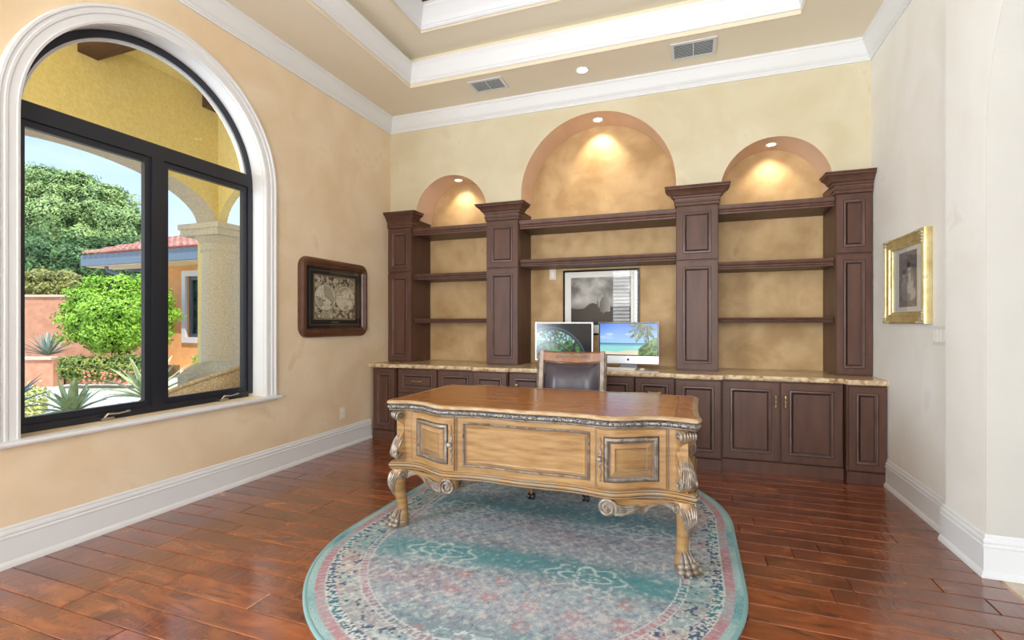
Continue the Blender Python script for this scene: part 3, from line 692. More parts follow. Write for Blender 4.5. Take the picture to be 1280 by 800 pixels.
tower(-3.367, -3.05, False, True, 'narrow panelled wall tower in the left corner')
tower(-2.106, -1.734, True, True, 'wide panelled wall tower between the left and middle niches')
tower(-.137, .239, True, True, 'wide panelled wall tower between the middle and right niches')
tower(1.173, 1.443, True, False, 'narrow panelled wall tower at the right corner by the gilt picture')
# shelves
def shelf(x0, x1, zt_, zb_, yf, label, rope=False):
    t = thing('shelf', label, 'shelf', ((x0+x1)/2, 5.15, zb_), 'dark wood shelves in the niches')
    h = zt_-zb_
    MB().box(x0+.002, x1-.002, yf+.022, YN-.002, zb_+.001, zt_-.002).build('board', 'cab', parent=t)
    pr = [(yf+.021, zb_), (yf+.006, zb_), (yf+.004, zb_+h*.16), (yf+.010, zb_+h*.2), (yf+.002, zb_+h*.28), (yf+.002, zb_+h*.42), (yf+.009, zb_+h*.47), (yf+.0, zb_+h*.56), (yf-.006, zb_+h*.78), (yf-.008, zt_-.004), (yf-.006, zt_), (yf+.021, zt_)]
    m = MB(); m.prism(pr, 'x', x0+.002, x1-.002); m.build('nosing', 'cab', parent=t, smooth=15)
    if rope:
        m = MB(); n = int((x1-x0-.01)/.013)
        for i in range(n): m.ell((x0+.008+i*.013, yf+.003, zb_+h*.36), (.0055, .005, .009), 6, 4)
        o = m.build('rope_moulding', 'cab', parent=t); o['kind'] = 'stuff'
    return t
for nm, x0, x1 in (('left', -3.05, -2.106), ('right', .239, 1.173)):
    shelf(x0, x1, 2.382, 2.300, 4.965, 'thick top shelf spanning the %s niche' % nm)
    shelf(x0, x1, 1.852, 1.785, 4.985, 'middle shelf of the %s niche' % nm)
    shelf(x0, x1, 1.332, 1.283, 4.995, 'thin rope-edged lowest shelf of the %s niche' % nm, True)
shelf(-1.734, -.137, 2.382, 2.290, 4.965, 'long top shelf of the wide middle niche')
shelf(-1.734, -.137, 1.962, 1.890, 4.985, 'long lower shelf above the black and white print')

# downlights in niches and in the soffit
def downlight(x, y, z, label, r=.045, en=14, spot=True, group=None, d=(0, .05, -1), size=95):
    t = thing('recessed_light', label, 'light', (x, y, z), group)
    m = MB(); m.lathe([(r*1.35, 0), (r*1.35, -.004), (r*1.1, -.007), (r, -.003), (r, .0)], (x, y, z-.0012), 20); m.build('trim_ring', 'white', parent=t)
    MB().lathe([(r*.92, 0), (r*.92, -.003), (r*.5, -.006), (.001, -.006)], (x, y, z-.0025), 16).build('lamp', 'bulb', parent=t)
    if spot:
        light('downlight_beam', 'SPOT', (x, y, z-.03), aim(d), en, (1, .86, .66), spot_size=math.radians(size), spot_blend=.7, shadow_soft_size=.03)
    return t
downlight(-2.575, 5.20, 2.968, 'lit recessed light at the top of the left niche arch', .04, 11, d=(0, .45, -1))
downlight(-.931, 5.20, 3.445, 'lit recessed light at the top of the tall middle niche arch', .045, 20, d=(0, .45, -1))
downlight(.712, 5.20, 2.976, 'lit recessed light at the top of the right niche arch', .04, 11, d=(0, .45, -1))
downlight(-.976, 4.62, ZC, 'lit recessed light in the ceiling soffit between the two vents', .05, 30, d=(0, 0, -1), size=100)
def vent(x0, x1, y0, y1, label):
    t = thing('ceiling_vent', label, 'vent', ((x0+x1)/2, (y0+y1)/2, ZC), 'white ceiling vents in the soffit')
    m = MB(); z = ZC-.0015; f = .028
    for b in ((x0, x1, y0, y0+f), (x0, x1, y1-f, y1), (x0, x0+f, y0+f, y1-f), (x1-f, x1, y0+f, y1-f)): m.box(b[0], b[1], b[2], b[3], z-.008, z)
    m.build('frame', 'vent', parent=t)
    MB().box(x0+f, x1-f, y0+f, y1-f, z-.001, z).build('backing', 'ventdark', parent=t)
    n = 12
    for i in range(n):
        yc = y0+f+(y1-y0-2*f)*(i+.5)/n; mm = MB().box(x0+f, x1-f, -.007, .007, -.0008, .0008); mm.xform(Matrix.Translation((0, yc, z-.006)) @ Matrix.Rotation(math.radians(35), 4, 'X')); mm.build('slat', 'vent', parent=t)
    MB().box((x0+x1)/2-.004, (x0+x1)/2+.004, y0+f, y1-f, z-.010, z-.008).build('centre_bar', 'vent', parent=t)
vent(-2.11, -1.75, 4.46, 4.70, 'white ceiling vent in the soffit above the left niche')
vent(-.17, .205, 4.46, 4.74, 'white ceiling vent in the soffit right of the recessed light')

# ------------------------------------------------------------------ desk
DX = -.875
def cr_interp(xs, ys, x):
    x = abs(x)
    if x >= xs[-1]: return ys[-1]
    i = max(0, min(len(xs)-2, next(k for k in range(len(xs)-1) if x <= xs[k+1])))
    t = (x-xs[i])/(xs[i+1]-xs[i]); y0 = ys[i-1] if i > 0 else ys[1]; y1, y2 = ys[i], ys[i+1]; y3 = ys[min(i+2, len(ys)-1)]
    return .5*((2*y1)+(-y0+y2)*t+(2*y0-5*y1+4*y2-y3)*t*t+(-y0+3*y1-3*y2+y3)*t**3)
SX = [0, .12, .24, .34, .42, .50, .58, .66, .74, .82, .90]
SY = [2.540, 2.546, 2.552, 2.545, 2.528, 2.525, 2.560, 2.606, 2.628, 2.618, 2.592]
SB = [3.500, 3.500, 3.495, 3.485, 3.49, 3.51, 3.52, 3.505, 3.47, 3.46, 3.47]
def fy(s): return cr_interp(SX, SY, s)
def by(s): return cr_interp(SX, SB, s)
def outline():
    P = []; n = 72
    for i in range(n+1): s = -.885+1.77*i/n; P.append((DX+s, fy(s)))
    P += [(DX+.908, 2.600), (DX+.922, 2.622), (DX+.928, 2.66), (DX+.918, 2.75), (DX+.912, 2.9), (DX+.912, 3.1), (DX+.918, 3.3), (DX+.922, 3.40), (DX+.910, 3.44), (DX+.895, 3.462)]
    for i in range(n+1): s = .885-1.77*i/n; P.append((DX+s, by(s)))
    P += [(DX-.895, 3.462), (DX-.910, 3.44), (DX-.922, 3.40), (DX-.918, 3.3), (DX-.912, 3.1), (DX-.912, 2.9), (DX-.918, 2.75), (DX-.928, 2.66), (DX-.922, 2.622), (DX-.908, 2.600)]
    return P
OUT = outline()
def off_loop(P, o, z, wob=None):
    n = len(P); R = []
    for i in range(n):
        a = P[i-1]; b = P[(i+1) % n]; tx, ty = b[0]-a[0], b[1]-a[1]; L = math.hypot(tx, ty) or 1
        nx, ny = -ty/L, tx/L   # inward for counter-clockwise
        oo = o+(wob(i) if wob else 0); R.append((P[i][0]+nx*oo, P[i][1]+ny*oo, z))
    return R
desk = thing('executive_desk', 'carved honey wood executive desk with silver-washed scrolls on the oval rug', 'desk', (DX, 3.03, 0.011))
m = MB(); m.loft([off_loop(OUT, .03, .776), off_loop(OUT, .03, .7985)], mi=0)
m.build('tabletop', 'desk_top', parent=desk, smooth=25)
m = MB(); m.loft([off_loop(OUT, .0305, .7775), off_loop(OUT, .008, .7775), off_loop(OUT, .002, .781), off_loop(OUT, 0, .787), off_loop(OUT, .003, .793), off_loop(OUT, .010, .7975), off_loop(OUT, .022, .8000), off_loop(OUT, .0305, .7985)], cap0=False, cap1=False)
m.build('tabletop_edge', mat('edge_wash', (164, 126, 84), (192, 172, 142), 7, .28, c3=(128, 92, 60), stretch=(2, 2, 9), coat=.2), parent=desk, smooth=40)
m = MB()
# veneer banding line on the top
for x in (DX-.80, DX+.80): MB().box(x-.0015, x+.0015, 2.66, 3.43, .7980, .7990).build('inlay_line', 'groove', parent=desk)
m = MB(); wob = lambda i: .0012*(i % 2)
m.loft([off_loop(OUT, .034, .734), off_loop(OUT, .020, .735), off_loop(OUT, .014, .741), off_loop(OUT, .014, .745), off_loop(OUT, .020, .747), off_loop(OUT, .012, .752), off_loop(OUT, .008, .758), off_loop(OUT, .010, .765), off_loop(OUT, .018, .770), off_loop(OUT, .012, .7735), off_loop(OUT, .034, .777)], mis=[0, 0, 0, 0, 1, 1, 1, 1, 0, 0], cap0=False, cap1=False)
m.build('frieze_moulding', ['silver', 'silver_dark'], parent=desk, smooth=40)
# gadroon beads on front and right
m = MB()
acc = 0
for i in range(len(OUT)):
    a = OUT[i]; b = OUT[(i+1) % len(OUT)]; L = math.hypot(b[0]-a[0], b[1]-a[1])
    if a[1] > 3.3 and b[1] > 3.3: continue
    k = max(1, round(L/.0125)); tx, ty = (b[0]-a[0])/L, (b[1]-a[1])/L
    for j in range(k):
        q = (j+.5)/k; x = a[0]+(b[0]-a[0])*q-ty*.0095; yv = a[1]+(b[1]-a[1])*q+tx*.0095
        m.ell((x, yv, .759), (.0046, .0046, .0085), 6, 4)
o = m.build('gadroon_beads', 'silver_dark', parent=desk); o['kind'] = 'stuff'
# carcass with kneehole at the back (chair side)
CZ0, CZ1 = .398, .735
def sub_outline(s0, s1, off, yb):
    n = 40; return [(DX+s0+(s1-s0)*i/n, fy(s0+(s1-s0)*i/n)+off) for i in range(n+1)]+[(DX+s1, yb), (DX+s0, yb)]
for nm, s0, s1, yb in (('pedestal', -.86, -.40, 3.42), ('pedestal', .40, .86, 3.42), ('modesty_panel', -.3995, .3995, 2.66)):
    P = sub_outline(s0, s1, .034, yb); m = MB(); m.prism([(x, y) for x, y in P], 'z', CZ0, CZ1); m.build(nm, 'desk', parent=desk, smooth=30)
m = MB(); m.box(DX-.3995, DX+.3995, 2.662, 3.42, .655, CZ1); m.build('centre_drawer_box', 'desk', parent=desk)
# base moulding sweeping round the desk
BO = OUT
m = MB(); m.loft([off_loop(BO, .13, .367), off_loop(BO, .05, .366), off_loop(BO, .030, .368), off_loop(BO, .020, .374), off_loop(BO, .018, .380), off_loop(BO, .024, .384), off_loop(BO, .014, .389), off_loop(BO, .011, .396), off_loop(BO, .015, .402), off_loop(BO, .023, .405), off_loop(BO, .022, .411), off_loop(BO, .036, .416), off_loop(BO, .13, .4165)], cap0=False, cap1=False, mis=[0, 0, 0, 0, 1, 0, 0, 0, 1, 0, 0, 0])
m.build('base_moulding', [mat('moulding_wash', (162, 126, 82), (150, 132, 110), 8, .35, lo=.45, hi=.6), 'groove'], parent=desk, smooth=35)
# underside boards closing the two pedestals
for s0, s1 in ((-.86, -.40), (.40, .86)):
    P = sub_outline(s0, s1, .045, 3.42); MB().prism(P, 'z', .372, .398).build('bottom_board', 'desk', parent=desk)
P = sub_outline(-.3995, .3995, .04, 2.62); MB().prism(P, 'z', .372, .398).build('bottom_board', 'desk', parent=desk)
# curved panels on the front
def dfn(yoff): return lambda u, w_, d: (DX+u, fy(u)+yoff+d, w_)
deskm = ['desk', 'groove', 'silver']
def desk_door(s0, s1, sign):
    m = MB()
    rg = [(0, .002), (.003, 0), (.034, 0), (.037, .004), (.042, -.006), (.052, -.010), (.060, -.004), (.066, .003), (.070, .004), (.082, .000), (.092, -.006), (.097, -.002), (.101, -.001)]
    m.rings(s0, s1, .424, .728, rg, dfn(.016), n=14, mis=[0, 0, 1, 2, 2, 2, 1, 1, 0, 0, 1, 0, 0], back=.0175)
    dr = m.build('door', deskm, parent=desk, smooth=20); dr['label'] = 'raised square door with carved handle'
    # hardware on the inner stile
    hs = (s1-.016) if s1 < 0 else (s0+.016); hx = DX+hs; hy = fy(hs)+.016; zc = .580
    m = MB()
    pts = [(hx+.008*math.sin(k*.9)*(1-k/14), hy-.004, zc+.02+k*.0075) for k in range(13)]
    m.tube(pts, [.0055-.0002*k for k in range(13)], 6)
    pts = [(hx+.008*math.sin(k*.9+2)*(1-k/14), hy-.004, zc-.02-k*.0075) for k in range(13)]
    m.tube(pts, [.0055-.0002*k for k in range(13)], 6)
    for q in (-1, 1):
        for k in range(14):
            pass
        sp = [(hx+q*0+.009*math.cos(a)*(1-a/9), hy-.004, zc-.115+.009*math.sin(a)*(1-a/9)) for a in [i*.5 for i in range(13)]]
        if q == 1: m.tube(sp, .003, 6)
    for k in range(5): m.ell((hx, hy-.004, zc-.03+.015*k), (.008+.002*(k % 2), .004, .009), 8, 6)
    m.build('handle_plate', 'silver', parent=dr)
    m = MB(); m.lathe([(.005, 0), (.006, -.012), (.013, -.018), (.015, -.025), (.012, -.032), (.004, -.036)], (hx, hy-.004, zc), 12, 'y')
    m.build('knob', 'silver', parent=dr)
desk_door(-.755, -.415, -1); desk_door(.415, .755, 1)
m = MB(); m.rings(-.372, .372, .448, .706, [(0, .004), (.001, -.002), (.006, -.006), (.012, -.002), (.017, .006), (.024, .006), (.028, .001), (.036, .003)], dfn(.03), n=26, mis=[1, 2, 2, 1, 1, 0, 0, 0], back=.0035)
m.build('front_panel', deskm, parent=desk, smooth=20)
# stile lines
for s in (-.765, .765, -.405, .405):
    MB().box(DX+s-.0025, DX+s+.0025, fy(s)+.0325, fy(s)+.036, .42, .73).build('stile_groove', 'groove', parent=desk)

def diag(sx, sy, ox, oy):
    """local (r outward, t across, z) -> world; corner direction (sx, sy)"""
    d = Vector((sx, sy, 0)).normalized(); c = Vector((-d.y, d.x, 0)); return lambda r, t, z: Vector((ox, oy, z))+d*r+c*t
def spiral(c, R0, turns, tmax=None, n=36, ph=0, sgn=1):
    P = []; 
    for i in range(n+1):
        q = i/n; a = ph+sgn*turns*2*PI*q; r = R0*(1-q)**.8+.002; P.append((c[0]+r*math.cos(a), c[1]+r*math.sin(a)))
    return P
def leg_unit(sx, sy, ox, oy):
    f = diag(sx, sy, ox, oy)
    # corner console above the base moulding
    prof = [(.020, .416), (.046, .424), (.062, .448), (.066, .480), (.060, .515), (.046, .550), (.026, .585), (.014, .612), (.014, .640), (.026, .660), (.046, .674), (.056, .692), (.054, .712), (.040, .728), (.020, .733)]
    hw = .040; m = MB(); L = []
    for k in range(9):
        t = -1+2*k/8; sh = .010*(t*t)
        L.append([f(r-sh*(1 if 0 < i < len(prof)-1 else 0), t*hw*(1.0 if r > .03 else .82), z) for i, (r, z) in enumerate(prof)]+[f(-.06, t*hw*.9, .733), f(-.06, t*hw*.9, .416)])
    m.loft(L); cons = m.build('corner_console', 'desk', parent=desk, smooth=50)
    m = MB()
    ns = 9
    for k in range(ns):   # acanthus ribs fanning down the belly
        t = -1+2*k/(ns-1); q = [p for p in prof if .436 <= p[1] <= .60]
        pts = []
        for (r, z) in q[::-1]:
            u = (.60-z)/.164; spread = .25+.85*math.sin(min(1, u*1.15)*PI/2); pts.append(f(r+.003-.010*(t*spread)**2, t*hw*spread*1.02, z-.012*abs(t)*(1-u)))
        m.tube(pts, [.0025, .0045, .0058, .0062, .006, .0045][:len(pts)] if len(pts) <= 6 else [.0045]*len(pts), 6)
    for side in (-1, 1):  # spiral volutes on both cheeks
        for c, R0, ph, sg in (((.036, .458), .028, 1.2, -1), ((.030, .704), .024, -1.0, 1)):
            P = spiral(c, R0, 1.9, ph=ph, sgn=sg); m.tube([f(r, side*(hw+.002), z) for r, z in P], [.0060-.0032*i/36 for i in range(37)], 6)
            m.ell(f(c[0], side*(hw+.004), c[1]), (.006, .006, .006), 8, 6)
        m.tube([f(.062-.0*i, side*hw*(.95), .70) for i in range(2)], .002, 4)
    # rolled top scroll
    for t in (-.6, -.2, .2, .6): m.tube([f(.040+.019*math.cos(a), t*hw, .704+.024*math.sin(a)) for a in [(-1.2+i*.28) for i in range(11)]], [.003+.003*math.sin(PI*i/10) for i in range(11)], 6)
    for side in (-1, 1):
        m.tube([f(.060-.010*i, side*(hw*.99), .47+.022*i) for i in range(6)], [.002, .004, .005, .005, .003, .0015], 6)
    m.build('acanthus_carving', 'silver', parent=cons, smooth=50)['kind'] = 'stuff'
    # cabriole leg
    path = [(.010, .372, .050), (.022, .345, .052), (.034, .310, .051), (.036, .275, .046), (.026, .235, .039), (.012, .195, .033), (.002, .155, .029), (-.001, .120, .029), (.003, .092, .033), (.008, .062, .040), (.010, .035, .044), (.010, .014, .040)]
    m = MB(); loops = []
    path = [(r, z, rad*(1.14 if z < .3 else 1.04)) for r, z, rad in path]
    for r, z, rad in path:
        loops.append([f(r+rad*math.cos(2*PI*k/16), rad*.92*math.sin(2*PI*k/16), z) for k in range(16)])
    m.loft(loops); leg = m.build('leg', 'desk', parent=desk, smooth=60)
    m = MB()
    for k in range(9):
        t = -1+2*k/8; pts = []
        for i in range(8):
            q = i/7; z = .350-.150*q; r, _, rad = min(path, key=lambda p: abs(p[1]-z)); 
            # linear interpolation on the path
            for a, b in zip(path[:-1], path[1:]):
                if b[1] <= z <= a[1]:
                    w_ = (a[1]-z)/(a[1]-b[1]); r = a[0]+(b[0]-a[0])*w_; rad = a[2]+(b[2]-a[2])*w_
            an = t*1.25*(1-q)**.7; pts.append(f(r+(rad+.002)*math.cos(an), (rad+.002)*.92*math.sin(an), z))
        m.tube(pts, [.003, .0055, .0062, .006, .0055, .0045, .0035, .002], 6)
    for side in (-1, 1):
        P = spiral((.014, .338), .026, 1.8, ph=1.0, sgn=-1); m.tube([f(r, side*.050, z) for r, z in P], [.006-.0032*i/36 for i in range(37)], 6); m.ell(f(.014, side*.051, .338), (.006, .006, .006), 8, 6)
    m.build('knee_carving', 'silver', parent=leg, smooth=50)['kind'] = 'stuff'
    # paw: four toes, knuckles, tendons and claws
    m = MB()
    m.ell(f(.012, 0, .024), (.046, .046, .024), 14, 8)
    for k in range(4):
        an = (-1.5+k)*.52; dx, dt = math.cos(an), math.sin(an)
        m.tube([f(.0+.026*dx, .026*dt, .098), f(.010+.036*dx, .038*dt, .070), f(.014+.046*dx, .050*dt, .044)], [.004, .009, .012], 8)
        m.ell(f(.016+.048*dx, .056*dt, .041), (.0175, .0175, .0175), 10, 7)
        m.ell(f(.026+.052*dx, .064*dt, .021), (.0180, .0180, .0155), 10, 7)
        m.ell(f(.040+.056*dx, .070*dt, .0095), (.0065, .0065, .0065), 8, 6)
    m.v = [(ox+sx*.01+(x-ox-sx*.01)*1.12, oy+sy*.01+(y-oy-sy*.01)*1.12, max(z, .0)*1.08) for x, y, z in m.v]
    m.v = [(x, y, z+.0115) for x, y, z in m.v]
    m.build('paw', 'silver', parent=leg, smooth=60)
for sx, sy, ox, oy in ((-.7, -1, DX-.840, 2.672), (.7, -1, DX+.832, 2.672), (-.7, 1, DX-.840, 3.395), (.7, 1, DX+.832, 3.395)): leg_unit(sx, sy, ox, oy)
# carved scroll brackets under the base moulding
def bracket(sign, front=True):
    m = MB()
    def W(s, z, dy=0): return Vector((DX+sign*s, (fy(s)+.040 if front else by(s)-.04)+dy, z))
    # backing web
    top = [(.44, .368), (.82, .368)]
    low = [(.82, .325), (.78, .338), (.74, .343), (.70, .336), (.66, .318), (.63, .322), (.60, .330), (.55, .318), (.50, .296), (.46, .300), (.44, .330)]
    poly = top+low
    for y0 in (0,):
        m.loft([[W(s, z, -.006) for s, z in poly], [W(s, z, .010) for s, z in poly]])
    web = m.build('bracket', 'desk', parent=desk)
    m = MB()
    P = spiral((.465, .322), .047, 2.1, ph=-.6, sgn=1, n=44)
    P = [(.62, .322), (.58, .306), (.545, .292)]+P
    m.tube([W(s, z, -.012) for s, z in P], [.005, .008, .010]+[.0105-.006*i/44 for i in range(45)], 8)
    m.lathe([(.001, .004), (.044, .004), (.046, -.004), (.040, -.010), (.001, -.010)], W(.465, .322, 0), 20, 'y')
    m.ell(W(.465, .322, -.016), (.009, .007, .009), 8, 6)
    for k in range(4):   # flowing leaves between scroll and leg
        o = k*.0085
        pts = [W(.80-.17*i/9+.0, .335-o*.9+.030*math.sin(PI*min(1, i/9*1.15))-(.030 if i > 7 else 0)*(i-7)/2, -.008-.004*math.sin(PI*i/9)) for i in range(10)]
        m.tube(pts, [.003+.0045*math.sin(PI*(i+.5)/10) for i in range(10)], 6)
        pts = [W(.66-.17*i/9, .352-o*1.3-.022*math.sin(PI*i/9*.9), -.008-.004*math.sin(PI*i/9)) for i in range(10)]
        m.tube(pts, [.002+.005*math.sin(PI*(i+.5)/10) for i in range(10)], 6)
    m.build('scroll_carving', 'silver', parent=web, smooth=50)
bracket(-1); bracket(1)

# ------------------------------------------------------------------ desk chair
ch = thing('desk_chair', 'leather desk chair with carved nail-studded wooden back behind the desk', 'chair', (-.955, 3.72, .011))
CXc, CYb = -.955, 4.03
def cb(u, z, d=0): return (CXc+u, CYb+.05*(1-(u/.3)**2)*1.0+d+(z-.55)*.14, z)
m = MB()
L = []
for zz, dd, wv in ((.50, 0, 0), (.54, -.04, 0), (.62, -.065, 0), (.80, -.07, 0), (.90, -.055, 0), (.945, -.02, 0)):
    row_ = []
    for i in range(13):
        u = -.235+.47*i/12; e_ = 1-abs(i-6)/6; b_ = min(1, e_*2.6)
        z2 = zz-(.016*(1-(u/.235)**2) if zz > .92 else 0)
        row_.append(cb(u, z2, -.012+dd*b_))
    L.append(row_+[cb(.235-.47*i/12, zz-(.016*(1-((.235-.47*i/12)/.235)**2) if zz > .92 else 0), .03) for i in range(13)])
m.loft(L); m.build('back_cushion', 'leather', parent=ch, smooth=60)
m = MB()
pts_b = [(-.25+.5*i/20) for i in range(21)]
L = []
for u in pts_b:
    zl = .955-.018*(1-(u/.25)**2); zh = 1.040-.010*(1-(u/.25)**2)
    L.append([cb(u, zl, -.02), cb(u, zl+.01, -.028), cb(u, zh-.01, -.026), cb(u, zh, -.014), cb(u, zh, .02), cb(u, zl, .025)])
m.loft(L); crest = m.build('crest_rail', 'chairwood', parent=ch, smooth=40)
m = MB()
rng = random.Random(3)
for s in (-1, 1):
    for k in range(5):
        c0 = (s*(.02+.028*k), 1.003-.003*k); P = spiral((c0[0], c0[1]), .015, 1.4, ph=k*1.3, sgn=s, n=14)
        m.tube([cb(u, z, -.030) for u, z in P], [.004-.0018*i/14 for i in range(15)], 6)
    m.tube([cb(s*(.02+.012*i), 1.012+.006*math.sin(i*1.1), -.030) for i in range(12)], [.004]*12, 6)
m.build('crest_carving', 'chairsilver', parent=crest, smooth=50)
for s in (-1, 1):
    m = MB(); m.loft([[cb(s*.262-dx, z, dy) for dx, dy in ((-.016, -.03), (.016, -.03), (.016, .02), (-.016, .02))] for z in (.48, .7, .9, 1.044)])
    ps = m.build('back_post', 'chairsilver', parent=ch, smooth=30)
    m = MB()
    for k in range(29):
        z = .50+k*.0185; m.ell(cb(s*.289, z, -.014), (.017, .017, .0095), 10, 6, R=Matrix.Rotation(s*.7, 3, 'Y'))
    o = m.build('rope_carving', 'chairsilver', parent=ps, smooth=60); o['kind'] = 'stuff'
m = MB()
for k in range(38): u = -.228+.456*k/37; m.ell(cb(u, .949-.017*(1-(u/.23)**2), -.031), (.0045, .004, .0045), 6, 4)
for s in (-1, 1):
    for k in range(36): m.ell(cb(s*.238, .51+k*.0122, -.033), (.0045, .004, .0045), 6, 4)
o = m.build('nailheads', 'silver', parent=ch); o['kind'] = 'stuff'
m = MB(); m.loft([[(CXc-a, y0, z), (CXc+a, y0, z), (CXc+a*.92, y1, z), (CXc-a*.92, y1, z)] for a, y0, y1, z in ((.25, 3.46, 3.98, .42), (.27, 3.44, 3.99, .45), (.27, 3.44, 3.99, .49), (.24, 3.48, 3.96, .525), (.15, 3.56, 3.90, .54))]); m.build('seat', 'leather', parent=ch, smooth=60)
for s in (-1, 1):
    m = MB(); m.tube([(CXc+s*.275, 3.99, .53), (CXc+s*.30, 3.98, .66), (CXc+s*.30, 3.80, .70), (CXc+s*.30, 3.60, .69), (CXc+s*.285, 3.56, .62), (CXc+s*.265, 3.60, .48)], [.02, .022, .024, .024, .022, .02], 8); m.build('armrest', 'chairwood', parent=ch, smooth=60)
m = MB(); m.lathe([(.03, .10), (.035, .14), (.022, .16), (.022, .36), (.05, .40), (.12, .42)], (CXc, 3.72, 0), 16); m.build('gas_column', 'caster', parent=ch, smooth=40)
for k in range(5):
    a = math.radians(-112+72*k); ex, ey = CXc+.33*math.cos(a), 3.66+.33*math.sin(a)
    m = MB(); m.tube([(CXc+.03*math.cos(a), 3.70+.03*math.sin(a), .13), ((CXc+ex)/2, (3.70+ey)/2, .125), (ex, ey, .095)], [.026, .022, .018], 8); m.tube([(ex, ey, .10), (ex, ey, .055)], .012, 8)
    lg = m.build('base_arm', 'chairwood', parent=ch, smooth=50)
    m = MB()
    for q in (-1, 1): m.lathe([(.004, -.010), (.024, -.008), (.026, 0), (.024, .008), (.004, .010)], (ex+q*.014, ey, .0375), 14, 'x')
    m.build('caster', 'caster', parent=lg, smooth=50)

# ------------------------------------------------------------------ rug
RXc, RY0, RY1, RR = -.875, 2.57, 3.36, 1.125
def rug_d(X, Y):
    cy = np.clip(Y, RY0, RY1); return RR-np.hypot(X-RXc, Y-cy)
def rug_col(U, V):
    X = RXc-RR+2*RR*U; Y = (RY0-RR)+(RY1-RY0+2*RR)*V
    d = rug_d(X, Y)
    n1 = fbm(X*3, Y*9, 11); n2 = fbm(X*44, Y*44, 23, 3); n3 = fbm(X*70, Y*70, 33, 2); n4 = fbm(X*1.6, Y*5, 44, 3)
    ivory, pink, teal, navy, grey, rose = C(206, 204, 198), C(176, 132, 136), C(52, 134, 140), C(70, 92, 118), C(156, 176, 182), C(186, 120, 118)
    teal_l, aqua = C(118, 168, 172), C(158, 186, 184)
    # field: lattice of flower heads on grey-mauve ground
    base = mixc(mixc(grey[None, None], C(164, 152, 158)[None, None], (n4-.35)*3), C(128, 150, 164)[None, None], (n2-.5)*3)
    a1 = np.sin(X*118)*np.sin(Y*104); a2 = np.sin(X*59+1)*np.sin(Y*52+.5)
    fpat = (.35*a1+.25*a2+(n2-.5)*5.4)
    base = mixc(base, ivory[None, None], np.clip((fpat-.45)*2, 0, .8))
    base = mixc(base, navy[None, None], np.clip((-fpat-.7)*1.4, 0, .5))
    v1 = fbm(X*11, Y*11, 101, 3); v2 = fbm(X*9+5, Y*9, 131, 3)
    vine = np.clip(np.exp(-((v1-.5)/.012)**2)+np.exp(-((v2-.46)/.010)**2)*.8, 0, 1)*(n3 > .38)
    base = mixc(base, C(212, 214, 208)[None, None], vine*.62)
    base = mixc(base, C(168, 120, 128)[None, None], np.exp(-((fbm(X*10, Y*10+9, 141, 3)-.55)/.014)**2)*.6*(n3 > .42))
    base = mixc(base, C(86, 112, 130)[None, None], np.exp(-((fbm(X*12+3, Y*12, 151, 3)-.42)/.012)**2)*.45)
    # pink flower groups
    fx = (X-RXc); gx = np.mod(np.abs(fx)+.10, .20)-.10; gy = np.mod(Y-1.93+.08, .16)-.08
    rr = np.hypot(gx, gy*1.1); pet = .046+.012*np.cos(6*np.arctan2(gy, gx)+2)
    pk = np.clip((pet-rr)/.01, 0, 1)*np.clip((n1-.38)*6, 0, 1)*(np.abs(Y-1.95) < .36)
    base = mixc(base, rose[None, None], pk*.75*(n3 > .42)); base = mixc(base, ivory[None, None], np.clip((.014-rr)/.006, 0, 1)*(n1 > .42)*.8)
    # ivory scrollwork medallions in the teal bands
    medal = np.zeros(X.shape)
    for cx, cy in ((-.50, 2.42), (-1.30, 2.42), (-.86, 1.72), (-1.45, 3.05), (-.3, 3.05), (-.86, 3.55)):
        rx = (X-cx); ry = (Y-cy)*1.3; R_ = np.hypot(rx, ry); an = np.arctan2(ry, rx)
        w1 = np.exp(-((R_-.10-.03*np.cos(4*an))/.011)**2); w2 = np.exp(-((R_-.045-.012*np.cos(6*an))/.009)**2); w3 = np.exp(-((R_-.155-.03*np.cos(2*an)-.02*np.cos(8*an))/.011)**2)*.9
        medal = np.maximum(medal, np.clip(w1+w2+w3, 0, 1)*(n3 > .36))
    # abrash: broad teal bands running across
    band = lambda c, w: np.exp(-((Y+.05*np.sin(X*2)-c)/w)**2)
    ab = np.clip(band(2.42, .13)*1.15+band(1.78, .11)*.6+band(3.16, .16)*.9+band(1.50, .1)*.5+band(4.0, .16)*.6, 0, 1)*np.clip(.45+n1*1.1, 0, 1)
    dk = np.clip(ab, 0, 1)*(.92-.55*np.clip(fpat-.9, 0, 1))
    base = mixc(base, teal[None, None], dk*.85)
    pkz = np.clip(band(2.02, .16)*.45+band(2.78, .16)*.35, 0, 1)*np.clip(n1*1.6-.3, 0, 1)
    base = mixc(base, C(178, 150, 158)[None, None], pkz)
    base = mixc(base, C(206, 216, 214)[None, None], medal*.8)
    # borders by distance from the rim
    def stripe(a, b): return (d >= a) & (d < b)
    def mot(f, th): # repeated motif along border
        ang = np.arctan2(Y-np.clip(Y, RY0, RY1), X-RXc)*RR+np.clip(Y, RY0, RY1)*np.sign(X-RXc); return np.sin(ang*f)*1.0+(n2-.5)*2 > th
    col = base.copy()
    def put(mask, c): col[mask] = c
    b1 = mixc(aqua[None, None], C(84, 146, 150)[None, None], np.clip(ab*1.1-.15+(n2-.5)*.8, 0, 1)); col = np.where(stripe(-1, .052)[..., None], b1, col)
    b2 = mixc(pink[None, None], C(150, 170, 172)[None, None], np.clip(ab*.9+(n2-.5), 0, 1)); b2 = np.where((mot(170, .8))[..., None], C(188, 162, 164), b2); col = np.where(stripe(.052, .098)[..., None], b2, col)
    col = np.where(stripe(.098, .103)[..., None], C(196, 204, 200), col)
